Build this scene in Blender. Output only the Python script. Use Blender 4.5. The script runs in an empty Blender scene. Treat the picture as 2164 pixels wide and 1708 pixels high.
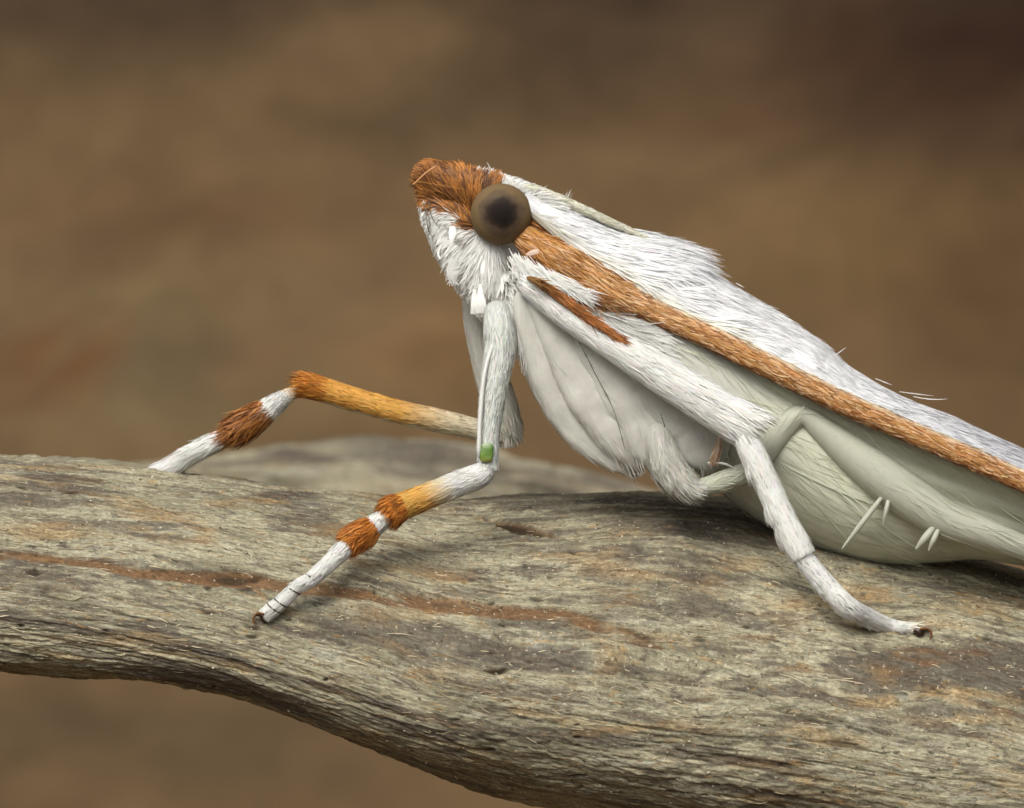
# A white moth with brown trim resting on a weathered log.  1 Blender unit = 1 mm.
import bpy, math, random
import numpy as np
from mathutils import Vector

S = bpy.context.scene
S.unit_settings.system = 'METRIC'
S.unit_settings.scale_length = 0.001
COL = S.collection
rng = np.random.default_rng(7)
random.seed(7)

# ------------------------------------------------------------------ camera
DIST = 70.0                       # lens to subject plane
K = 150.0                         # survey pixels per millimetre in the subject plane
cam_d = bpy.data.cameras.new('camera')
cam = bpy.data.objects.new('camera', cam_d)
COL.objects.link(cam)
cam.location = (0, -DIST, 0)
cam.rotation_euler = (math.radians(90), 0, 0)
cam_d.sensor_width = 36.0
cam_d.lens = 36.0 * DIST / (2164 / K)
cam_d.clip_start = 1.0
cam_d.clip_end = 3000.0
cam_d.dof.use_dof = True
cam_d.dof.focus_distance = DIST - 0.5
cam_d.dof.aperture_fstop = 0.40
S.camera = cam

# ------------------------------------------------------------------ sky, sun, exposure
SUN_EL, SUN_AZ = 47.0, 200.0      # azimuth the light comes from, clockwise from +Y (north)
w = bpy.data.worlds.new('World'); S.world = w; w.use_nodes = True
nt = w.node_tree; nt.nodes.clear()
sky = nt.nodes.new('ShaderNodeTexSky'); sky.sky_type = 'NISHITA'
sky.sun_disc = False
sky.sun_elevation = math.radians(SUN_EL); sky.sun_rotation = math.radians(SUN_AZ)
sky.air_density = 1.0; sky.dust_density = 6.0; sky.ozone_density = 0.6
hsv = nt.nodes.new('ShaderNodeHueSaturation'); hsv.inputs['Saturation'].default_value = 0.18
bg = nt.nodes.new('ShaderNodeBackground'); bg.inputs['Strength'].default_value = 0.10
wo = nt.nodes.new('ShaderNodeOutputWorld')
nt.links.new(sky.outputs[0], hsv.inputs['Color']); nt.links.new(hsv.outputs[0], bg.inputs['Color'])
nt.links.new(bg.outputs[0], wo.inputs['Surface'])
sun_d = bpy.data.lights.new('sun', 'SUN'); sun_d.energy = 1.5; sun_d.angle = math.radians(30)
sun_d.color = (1.0, 0.94, 0.84)
sun = bpy.data.objects.new('sun', sun_d); COL.objects.link(sun)
az, el = math.radians(SUN_AZ), math.radians(SUN_EL)
src = Vector((math.sin(az) * math.cos(el), math.cos(az) * math.cos(el), math.sin(el)))
sun.rotation_euler = src.to_track_quat('Z', 'Y').to_euler()
sun.location = src * 200
S.view_settings.view_transform = 'Standard'
S.view_settings.look = 'None'
S.view_settings.gamma = 1.0
S.view_settings.exposure = 0.5
S.view_settings.use_curve_mapping = False
S.cycles.use_denoising = True
S.cycles.max_bounces = 8
S.cycles.transparent_max_bounces = 12

# ------------------------------------------------------------------ helpers
def W(px, py, Y):
    """survey pixel + distance behind the subject plane -> world"""
    s = (DIST + np.asarray(Y, float)) / DIST / K
    return np.stack(np.broadcast_arrays((np.asarray(px, float) - 1082) * s, np.asarray(Y, float) + 0 * s,
                                        (854 - np.asarray(py, float)) * s), -1)

def to_px(P):
    s = (DIST + P[..., 1]) / DIST / K
    return P[..., 0] / s + 1082, 854 - P[..., 2] / s

def norm(a):
    return a / np.maximum(np.linalg.norm(a, axis=-1, keepdims=True), 1e-9)

_tab = np.random.default_rng(11).random((256, 256)).astype(np.float32)
def vnoise(x, y, seed=0):
    x = np.asarray(x, float) + seed * 17.31; y = np.asarray(y, float) + seed * 9.77
    xi = np.floor(x).astype(int); yi = np.floor(y).astype(int)
    fx = x - xi; fy = y - yi
    fx = fx * fx * (3 - 2 * fx); fy = fy * fy * (3 - 2 * fy)
    a = _tab[xi & 255, yi & 255]; b = _tab[(xi + 1) & 255, yi & 255]
    c = _tab[xi & 255, (yi + 1) & 255]; d = _tab[(xi + 1) & 255, (yi + 1) & 255]
    return (a * (1 - fx) + b * fx) * (1 - fy) + (c * (1 - fx) + d * fx) * fy

def fbm(x, y, seed=0, o=4):
    t = 0; a = 0.5; n = 0
    for i in range(o):
        t = t + a * vnoise(x * 2 ** i, y * 2 ** i, seed + i * 3); n += a; a *= 0.5
    return t / n

def sstep(a, b, x):
    t = np.clip((x - a) / (b - a), 0, 1)
    return t * t * (3 - 2 * t)

def spline(pts, n):
    """Catmull-Rom through rows of pts, resampled to n rows by arc length of the first three columns"""
    p = np.asarray(pts, float)
    if len(p) == 2:
        t = np.linspace(0, 1, n)[:, None]
        return p[0] * (1 - t) + p[1] * t
    e = np.vstack([2 * p[0] - p[1], p, 2 * p[-1] - p[-2]])
    out = []
    for i in range(1, len(e) - 2):
        t = np.linspace(0, 1, 24, endpoint=False)[:, None]
        a, b, c, d = e[i - 1], e[i], e[i + 1], e[i + 2]
        out.append(0.5 * (2 * b + (c - a) * t + (2 * a - 5 * b + 4 * c - d) * t ** 2 + (3 * b - a - 3 * c + d) * t ** 3))
    out = np.vstack(out + [p[-1:]])
    L = np.r_[0, np.cumsum(np.linalg.norm(np.diff(out[:, :3], axis=0), axis=1))]
    s = np.linspace(0, L[-1], n)
    return np.stack([np.interp(s, L, out[:, k]) for k in range(out.shape[1])], 1)

class Geo:
    """collects quads with a colour per vertex"""
    def __init__(self): self.v = []; self.f = []; self.c = []; self.n = 0
    def add(self, v, f, c):
        self.v.append(np.asarray(v, float).reshape(-1, 3)); self.f.append(np.asarray(f, int) + self.n)
        c = np.asarray(c, float)
        self.c.append(np.broadcast_to(c, (len(self.v[-1]), 3))); self.n += len(self.v[-1])

def grid_faces(nu, nv, wrap=False):
    i = np.arange(nu - 1)[:, None]; j = np.arange(nv if wrap else nv - 1)[None, :]
    k = (j + 1) % nv
    return np.stack(np.broadcast_arrays(i * nv + j, i * nv + k, (i + 1) * nv + k, (i + 1) * nv + j), -1).reshape(-1, 4)

def mesh_obj(name, v, f, mat, parent=None, col=None, smooth=True, base=None, attrs=None):
    v = np.asarray(v, np.float32)
    if base is not None: v = v - np.asarray(base, np.float32)
    f = np.asarray(f, np.int32)
    me = bpy.data.meshes.new(name)
    me.vertices.add(len(v)); me.vertices.foreach_set('co', v.ravel())
    me.loops.add(f.size); me.loops.foreach_set('vertex_index', f.ravel())
    me.polygons.add(len(f))
    k = f.shape[1]
    me.polygons.foreach_set('loop_start', np.arange(len(f), dtype=np.int32) * k)
    me.polygons.foreach_set('loop_total', np.full(len(f), k, np.int32))
    me.update(calc_edges=True)
    me.validate()
    me.polygons.foreach_set('use_smooth', np.full(len(me.polygons), smooth))
    if col is not None:
        a = me.attributes.new('tint', 'FLOAT_COLOR', 'POINT')
        a.data.foreach_set('color', np.c_[col, np.ones(len(col))].astype(np.float32).ravel())
    for nm, val in (attrs or {}).items():
        a = me.attributes.new(nm, 'FLOAT_VECTOR' if val.ndim == 2 else 'FLOAT', 'POINT')
        a.data.foreach_set('vector' if val.ndim == 2 else 'value', val.astype(np.float32).ravel())
    me.materials.append(mat)
    o = bpy.data.objects.new(name, me); COL.objects.link(o)
    if parent is not None: o.parent = parent
    return o

def geo_obj(name, g, mat, parent=None, base=None, smooth=True):
    return mesh_obj(name, np.vstack(g.v), np.vstack(g.f), mat, parent, np.vstack(g.c), smooth, base)

def strands(g, P, N, D, L, Wd, col, lift=0.1, droop=0.6, tip=0.15, segs=3, tipcol=None, root=0.6):
    """flat hair scales: P roots, N surface normals, D growth directions, L lengths, Wd half widths"""
    n = len(P)
    L = np.broadcast_to(L, (n,))[:, None]; Wd = np.broadcast_to(Wd, (n,))[:, None]
    lift = np.broadcast_to(lift, (n,))[:, None]
    D = norm(D - N * np.sum(D * N, -1, keepdims=True))
    B = norm(np.cross(D, N))
    roll = rng.normal(0, 0.25, (n, 1))
    B = norm(B + N * roll)
    bend = rng.normal(0, 0.10, (n, 1))
    V = np.zeros((n, segs + 1, 2, 3))
    for k in range(segs + 1):
        t = k / segs
        c = P + D * L * t + N * lift * L * (t * (1 - droop * t)) + np.cross(N, D) * bend * L * t * t
        w_ = Wd * (root + (1 - root) * min(1, t * 2.2)) * (1 if t < 0.6 else (1 - (1 - tip) * (t - 0.6) / 0.4))
        V[:, k, 0] = c - B * w_; V[:, k, 1] = c + B * w_
    base = (np.arange(n) * (segs + 1) * 2)[:, None]
    q = np.array([[2 * k, 2 * k + 1, 2 * k + 3, 2 * k + 2] for k in range(segs)])
    F = (base[:, :, None] + q[None]).reshape(-1, 4)
    C = np.broadcast_to(np.broadcast_to(col, (n, 3))[:, None, None, :], (n, segs + 1, 2, 3)).copy()
    if tipcol is not None:
        t = np.linspace(0, 1, segs + 1)[None, :, None, None]
        C = C * (1 - t) + np.broadcast_to(tipcol, (n, 3))[:, None, None, :] * t
    g.add(V, F, C.reshape(-1, 3))

def jit(col, n, amt=0.12, hue=0.03):
    col = np.broadcast_to(np.asarray(col, float), (n, 3))
    return np.clip(col * (1 + rng.normal(0, amt, (n, 1))) * (1 + rng.normal(0, hue, (n, 3))), 0.003, 0.92)

class Tube:
    """lofted limb: stations (px, py, Y, half width px[, half depth px])"""
    def __init__(self, st, nu=40, nv=14, cap0=0.03, cap1=0.03, power=2.0):
        rows = [list(W(s[0], s[1], s[2])) + [s[3] / K, (s[4] if len(s) > 4 else s[3]) / K] for s in st]
        r = spline(rows, nu)
        self.nu, self.nv = nu, nv
        C = r[:, :3]; T = norm(np.gradient(C, axis=0))
        Yv = np.array([0, 1.0, 0])
        n1 = norm(np.cross(np.broadcast_to(Yv, T.shape), T)); n2 = norm(np.cross(T, n1))
        u = np.linspace(0, 1, nu)
        e = np.ones(nu)
        if cap0: e *= np.sqrt(np.clip(1 - np.clip(1 - u / cap0, 0, 1) ** 2, 0.0004, 1))
        if cap1: e *= np.sqrt(np.clip(1 - np.clip(1 - (1 - u) / cap1, 0, 1) ** 2, 0.0004, 1))
        self.C, self.T, self.n1, self.n2 = C, T, n1, n2
        self.r1 = np.abs(r[:, 3]) * e; self.r2 = np.abs(r[:, 4]) * e; self.p = power
        self.len = np.sum(np.linalg.norm(np.diff(C, axis=0), axis=1))
    def ev(self, u, a):
        """u 0..1 along, a angle (0 = n1 side, which is up for a limb running to +x)"""
        x = np.clip(u, 0, 1) * (self.nu - 1)
        i = np.minimum(x.astype(int), self.nu - 2); f = (x - i)[..., None]
        L = lambda A: A[i] * (1 - f) + A[i + 1] * f
        C, T, n1, n2 = L(self.C), norm(L(self.T)), norm(L(self.n1)), norm(L(self.n2))
        r1 = L(self.r1[:, None]); r2 = L(self.r2[:, None])
        c, s = np.cos(a)[..., None], np.sin(a)[..., None]
        k = 2 / self.p
        P = C + n1 * r1 * np.sign(c) * np.abs(c) ** k + n2 * r2 * np.sign(s) * np.abs(s) ** k
        N = norm(n1 * c * r2 + n2 * s * r1)
        return P, N, T
    def core(self, g, colfn, bump=None):
        u = np.linspace(0, 1, self.nu)[:, None] * np.ones((1, self.nv))
        a = np.linspace(0, 2 * np.pi, self.nv, endpoint=False)[None, :] * np.ones((self.nu, 1))
        P, N, T = self.ev(u, a)
        if bump is not None: P = P + N * bump(u, a)[..., None]
        g.add(P, grid_faces(self.nu, self.nv, True), np.clip(colfn(u.ravel(), a.ravel()), 0, 1))
    def fur(self, g, n, colfn, L, Wd, lift=0.12, u0=0, u1=1, amt=0.1, a_rng=None, spread=0.1, droop=0.6, tip=0.15, hue=0.03, root=0.6):
        u = rng.uniform(u0, u1, n)
        a = rng.uniform(0, 2 * np.pi, n) if a_rng is None else rng.uniform(a_rng[0], a_rng[1], n)
        P, N, T = self.ev(u, a)
        D = T + np.cross(N, T) * rng.normal(0, spread, (n, 1))
        l = np.asarray(L) / K * rng.uniform(0.6, 1.25, n)
        l = np.minimum(l, np.maximum(0.02, (u1 - u) * self.len + 0.25 * np.asarray(L) / K)) if u1 >= 1 else l
        strands(g, P + N * 0.002, N, D, l, np.asarray(Wd) / K * rng.uniform(0.7, 1.2, n), jit(colfn(u, a), n, amt, hue), lift * rng.uniform(0.3, 1.6, n), droop, tip, root=root)

def ramp(u, stops):
    xs = [s[0] for s in stops]; cs = np.array([s[1] for s in stops], float)
    return np.stack([np.interp(u, xs, cs[:, k]) for k in range(3)], -1)

def inside(px, py, poly):
    r = np.zeros(np.shape(px), bool); j = len(poly) - 1
    for i in range(len(poly)):
        xi, yi = poly[i]; xj, yj = poly[j]
        r ^= ((yi > py) != (yj > py)) & (px < (xj - xi) * (py - yi) / ((yj - yi) or 1e-9) + xi)
        j = i
    return r

def tag(o, label=None, cat=None, group=None, kind=None):
    for k, v in (('label', label), ('category', cat), ('group', group), ('kind', kind)):
        if v: o[k] = v
    return o

# ------------------------------------------------------------------ materials
def new_mat(name):
    m = bpy.data.materials.new(name); m.use_nodes = True
    t = m.node_tree; t.nodes.clear()
    out = t.nodes.new('ShaderNodeOutputMaterial')
    b = t.nodes.new('ShaderNodeBsdfPrincipled')
    t.links.new(b.outputs[0], out.inputs['Surface'])
    return m, t, b, out

def node(t, typ, **kw):
    n = t.nodes.new(typ)
    for k, v in kw.items():
        if k in n.inputs.keys(): n.inputs[k].default_value = v
        else: setattr(n, k, v)
    return n

def scale_mat(name, rough=0.55, trans=0.25, sheen=0.0, grain=0.25, spec=0.3):
    """hair-scale material: colour from the piece's own tint, fine streak noise, some light through"""
    m, t, b, out = new_mat(name)
    at = node(t, 'ShaderNodeAttribute', attribute_name='tint')
    tc = node(t, 'ShaderNodeTexCoord')
    nz = node(t, 'ShaderNodeTexNoise', Scale=9.0, Detail=5.0)
    t.links.new(tc.outputs['Object'], nz.inputs['Vector'])
    mr = node(t, 'ShaderNodeMapRange'); mr.inputs['To Min'].default_value = 1 - grain; mr.inputs['To Max'].default_value = 1 + grain * 0.6
    t.links.new(nz.outputs['Fac'], mr.inputs['Value'])
    mul = node(t, 'ShaderNodeMixRGB', blend_type='MULTIPLY'); mul.inputs['Fac'].default_value = 1
    t.links.new(at.outputs['Color'], mul.inputs['Color1']); t.links.new(mr.outputs[0], mul.inputs['Color2'])
    t.links.new(mul.outputs[0], b.inputs['Base Color'])
    b.inputs['Roughness'].default_value = rough; b.inputs['Specular IOR Level'].default_value = spec
    b.inputs['Sheen Weight'].default_value = sheen
    if trans > 0:
        tr = node(t, 'ShaderNodeBsdfTranslucent')
        t.links.new(mul.outputs[0], tr.inputs['Color'])
        mx = node(t, 'ShaderNodeMixShader'); mx.inputs[0].default_value = trans
        t.links.new(b.outputs[0], mx.inputs[1]); t.links.new(tr.outputs[0], mx.inputs[2])
        t.links.new(mx.outputs[0], out.inputs['Surface'])
    return m

M_FUR = scale_mat('hair_scales', 0.5, 0.28, 0.1, 0.10)
M_SKIN = scale_mat('moth_skin', 0.6, 0.0, 0.2, 0.16)
M_WING = scale_mat('wing_membrane', 0.45, 0.24, 0.1, 0.10)
M_CLAW = scale_mat('claw_horn', 0.3, 0.0, 0.0, 0.3, 0.5)

WHITE = np.array([0.80, 0.80, 0.77])
COOL = np.array([0.84, 0.845, 0.85])
CREAM = np.array([0.85, 0.84, 0.68])
GREEN = np.array([0.57, 0.585, 0.455])  # green of light coming through the wing is put into this colour
GREYW = np.array([0.50, 0.495, 0.445])
B_DK = np.array([0.13, 0.042, 0.008]); B_MD = np.array([0.34, 0.125, 0.022]); B_LT = np.array([0.62, 0.30, 0.085])
YEL = np.array([0.74, 0.43, 0.10]); ORA = np.array([0.60, 0.20, 0.02])

# ------------------------------------------------------------------ the bank of soil and litter behind
def build_ground():
    prof = spline([[-260, -75, 0], [-60, -70, 0], [30, -55, 0], [75, -26, 0], [105, 0, 0], [128, 26, 0], [150, 60, 0], [175, 110, 0], [195, 190, 0]], 240)
    xs = np.linspace(-260, 260, 260)
    X = np.broadcast_to(xs[:, None], (260, 240)); Y = np.broadcast_to(prof[:, 0], X.shape).copy(); Z = np.broadcast_to(prof[:, 1], X.shape).copy()
    h = (fbm(X / 14, (Z + Y) / 14, 2, 4) - 0.5) * 9 + (fbm(X / 4, (Z + Y) / 4, 5, 3) - 0.5) * 2.2
    Y -= h * 0.8; Z += h * 0.6
    P = np.stack([X, Y, Z], -1)
    px, py = to_px(P)
    base = np.array([0.165, 0.108, 0.056])
    C = np.broadcast_to(base, P.shape).copy()
    # patches of soil, dead leaf and lichen of different colour
    for (cx, cy, rx, ry, col, k) in [
            (1950, 120, 600, 330, (0.050, 0.026, 0.014), .95), (1250, 90, 420, 200, (0.075, 0.048, 0.028), .9),
            (2150, 40, 300, 260, (0.030, 0.014, 0.008), .9), (900, 260, 330, 120, (0.10, 0.068, 0.038), .7),
            (350, 250, 420, 160, (0.165, 0.112, 0.056), .6), (380, 480, 300, 110, (0.115, 0.068, 0.034), .8),
            (300, 640, 420, 120, (0.185, 0.135, 0.070), .7), (130, 780, 110, 90, (0.150, 0.062, 0.024), .8),
            (330, 790, 160, 110, (0.120, 0.092, 0.052), .7), (900, 760, 260, 150, (0.235, 0.140, 0.062), .7),
            (700, 640, 240, 140, (0.190, 0.130, 0.070), .6), (1250, 330, 400, 120, (0.16, 0.105, 0.052), .5),
            (1750, 520, 420, 200, (0.190, 0.122, 0.056), .7), (2080, 700, 240, 240, (0.120, 0.072, 0.034), .7),
            (1500, 250, 380, 100, (0.110, 0.066, 0.034), .6), (350, 1560, 800, 150, (0.115, 0.080, 0.044), .85), (150, 1480, 260, 60, (0.07, 0.05, 0.032), .6),
            (500, 900, 500, 90, (0.20, 0.15, 0.08), .5), (300, 60, 500, 110, (0.085, 0.056, 0.032), .8), (1082, -40, 1500, 110, (0.05, 0.032, 0.02), .8)]:
        wob = (fbm(X / 9, (Y + Z) / 9, 8, 3) - 0.5) * 0.9
        d = np.sqrt(((px - cx) / rx) ** 2 + ((py - cy) / ry) ** 2) + wob
        m = (1 - sstep(0.35, 1.25, d))[..., None] * k
        C = C * (1 - m) + np.array(col) * m
    C *= np.array([.57, .55, .525]) * (0.75 + 0.5 * fbm(X / 3.5, (Y + Z) / 3.5, 21, 4))[..., None]
    m, t, b, out = new_mat('leaf_litter_soil')
    at = node(t, 'ShaderNodeAttribute', attribute_name='tint')
    tc = node(t, 'ShaderNodeTexCoord'); nz = node(t, 'ShaderNodeTexNoise', Scale=0.5, Detail=6.0)
    t.links.new(tc.outputs['Object'], nz.inputs['Vector'])
    mr = node(t, 'ShaderNodeMapRange'); mr.inputs['To Min'].default_value = .7; mr.inputs['To Max'].default_value = 1.3
    t.links.new(nz.outputs['Fac'], mr.inputs['Value'])
    mul = node(t, 'ShaderNodeMixRGB', blend_type='MULTIPLY'); mul.inputs['Fac'].default_value = 1
    t.links.new(at.outputs['Color'], mul.inputs['Color1']); t.links.new(mr.outputs[0], mul.inputs['Color2'])
    t.links.new(mul.outputs[0], b.inputs['Base Color']); b.inputs['Roughness'].default_value = 0.95
    b.inputs['Specular IOR Level'].default_value = 0.1
    o = mesh_obj('ground', P.reshape(-1, 3), grid_faces(260, 240), m, None, C.reshape(-1, 3))
    tag(o, 'bank of bare brown soil and leaf litter behind the log', None, None, 'structure')
build_ground()

# ------------------------------------------------------------------ the log
def wood_mat(name):
    m, t, b, out = new_mat(name)
    L = t.links
    gr = node(t, 'ShaderNodeAttribute', attribute_name='grain')      # (along, across) in mm
    def stretched(sx, sy, scale, det, dist=0.0, rough=0.6):
        mp = node(t, 'ShaderNodeMapping'); mp.inputs['Scale'].default_value = (sx, sy, 1)
        L.new(gr.outputs['Vector'], mp.inputs['Vector'])
        n = node(t, 'ShaderNodeTexNoise', Scale=scale, Detail=det, Distortion=dist, Roughness=rough)
        L.new(mp.outputs[0], n.inputs['Vector']); return n.outputs['Fac']
    def mr(v, a, b_, lo=0.0, hi=1.0):
        n = node(t, 'ShaderNodeMapRange', interpolation_type='SMOOTHSTEP')
        for k, x in (('From Min', a), ('From Max', b_), ('To Min', lo), ('To Max', hi)): n.inputs[k].default_value = x
        L.new(v, n.inputs['Value']); return n.outputs[0]
    def mix(f, c1, c2, bt='MIX'):
        n = node(t, 'ShaderNodeMixRGB', blend_type=bt)
        if isinstance(f, (int, float)): n.inputs['Fac'].default_value = f
        else: L.new(f, n.inputs['Fac'])
        for nm, c in (('Color1', c1), ('Color2', c2)):
            if isinstance(c, tuple): n.inputs[nm].default_value = (*c, 1)
            else: L.new(c, n.inputs[nm])
        return n.outputs[0]
    def mth(op, a, b_=None):
        n = node(t, 'ShaderNodeMath', operation=op)
        for i, x in enumerate((a, b_)):
            if x is None: continue
            if isinstance(x, (int, float)): n.inputs[i].default_value = x
            else: L.new(x, n.inputs[i])
        return n.outputs[0]
    def att(nm):
        return node(t, 'ShaderNodeAttribute', attribute_name=nm).outputs['Fac']
    big = stretched(0.35, 1.1, 1.0, 6.0, 0.6)
    base = mix(mr(big, 0.35, 0.62), (0.215, 0.197, 0.130), (0.380, 0.352, 0.240))
    base = mix(mr(stretched(0.5, 1.6, 1.3, 6.0, 0.8), 0.58, 0.76, 0, .45), base, (0.36, 0.27, 0.13))
    base = mix(mr(stretched(0.6, 2.2, 1.0, 5.0, 0.5), 0.58, 0.72, 0, .7), base, (0.36, 0.37, 0.31))
    # dark weathered streaks and stains of the wood, and shade painted under the moth, set by their own masks
    flake = mr(stretched(1.1, 4.0, 1.2, 8.0, 1.2, .66), .535, .575, 0, .62)
    base = mix(flake, base, (0.105, 0.088, 0.068))
    peel = mr(stretched(1.0, 4.6, 1.4, 8.0, 1.4, .66), .545, .585, 0, .55)
    base = mix(peel, base, (0.44, 0.42, 0.31))
    grain_och = mr(stretched(2.2, 6.0, 1.3, 9.0, 1.0, .72), .565, .62, 0, .55)
    base = mix(grain_och, base, (0.35, 0.215, 0.075))
    base = mix(att('stain_shade'), base, (0.080, 0.064, 0.052))
    base = mix(att('rust'), base, (0.165, 0.086, 0.036))
    base = mix(att('ochre'), base, (0.40, 0.24, 0.085))
    fine = stretched(2.6, 15.0, 1.7, 9.0, 0.5, 0.78)
    fcol = mr(fine, 0.30, 0.70, 0.56, 1.26)
    base = mix(1.0, base, fcol, 'MULTIPLY')
    hair = mr(stretched(1.6, 26.0, 1.0, 6.0, 0.9, 0.7), 0.565, 0.615, 0, .75)
    base = mix(hair, base, (0.095, 0.065, 0.040))
    base = mix(att('pit'), base, (0.030, 0.020, 0.010))
    grit = mr(stretched(9, 16, 1.6, 6.0, 0.3, .8), .36, .66, .70, 1.22)
    base = mix(1.0, base, grit, 'MULTIPLY')
    speck = mr(stretched(8, 14, 1.2, 4.0, 0.2), 0.615, 0.665, 0, .8)
    base = mix(speck, base, (0.055, 0.040, 0.020))
    pale = mr(stretched(9, 15, 1.3, 4.0, 0.2), 0.635, 0.675, 0, .6)
    base = mix(pale, base, (0.58, 0.52, 0.38))
    L.new(base, b.inputs['Base Color'])
    b.inputs['Roughness'].default_value = 0.72; b.inputs['Specular IOR Level'].default_value = 0.22
    hgt = mth('ADD', mth('MULTIPLY', fine, 1.3), mth('MULTIPLY', stretched(5, 12, 1.5, 5.0), 0.6))
    bp = node(t, 'ShaderNodeBump'); bp.inputs['Strength'].default_value = 0.55; bp.inputs['Distance'].default_value = 0.03
    L.new(hgt, bp.inputs['Height']); L.new(bp.outputs[0], b.inputs['Normal'])
    return m
M_WOOD = wood_mat('weathered_wood')

LOG_X = [-1400, -500, 71, 200, 320, 500, 650, 800, 900, 1000, 1100, 1300, 1500, 1700, 1900, 2092, 2400, 3000, 3900]
LOG_T = [900, 930, 963, 970, 984, 1008, 1030, 1046, 1058, 1054, 1046, 1040, 1050, 1090, 1150, 1192, 1290, 1500, 1750]
LOG_B = [1350, 1380, 1420, 1430, 1442, 1482, 1535, 1592, 1630, 1662, 1690, 1730, 1765, 1795, 1820, 1845, 1880, 2020, 2200]
LOG_D = [1.9, 1.9, 2.0, 2.0, 2.1, 2.2, 2.3, 2.5, 2.7, 2.9, 3.0, 3.1, 3.1, 3.0, 2.8, 2.6, 2.5, 2.5, 2.5]
LOG_Y = [1.0, 1.0, 1.0, 1.0, 1.0, 1.1, 1.2, 1.4, 1.6, 1.8, 2.0, 2.0, 2.0, 1.9, 1.8, 1.7, 1.7, 1.7, 1.7]
_lp = spline(np.c_[LOG_X, np.zeros(len(LOG_X)), np.zeros(len(LOG_X)), LOG_T, LOG_B, LOG_D, LOG_Y], 900)
LOG_P = 2.4
LOG_SH = 1.2                      # the near face leans back: its foot lies closer to the lens than its crest
def log_sec(px):
    T_, B_, D_, Y_ = (np.interp(px, _lp[:, 0], _lp[:, k]) for k in (3, 4, 5, 6))
    return (T_ + B_) / 2, (B_ - T_) / 2, D_, Y_

def log_Y(px, py):
    c, h, D_, Y_ = log_sec(px)
    q = np.clip(1 - np.abs((py - c) / h) ** LOG_P, 0, 1) ** (1 / LOG_P)
    return Y_ - D_ * q - LOG_SH * (py - c) / h

def ell(px, py, cx, cy, rx, ry, ang=0.0, soft=0.5):
    a = math.radians(ang); dx, dy = px - cx, py - cy
    u = (dx * math.cos(a) + dy * math.sin(a)) / rx; v = (-dx * math.sin(a) + dy * math.cos(a)) / ry
    return 1 - sstep(1 - soft, 1 + soft, np.sqrt(u * u + v * v))

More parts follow.
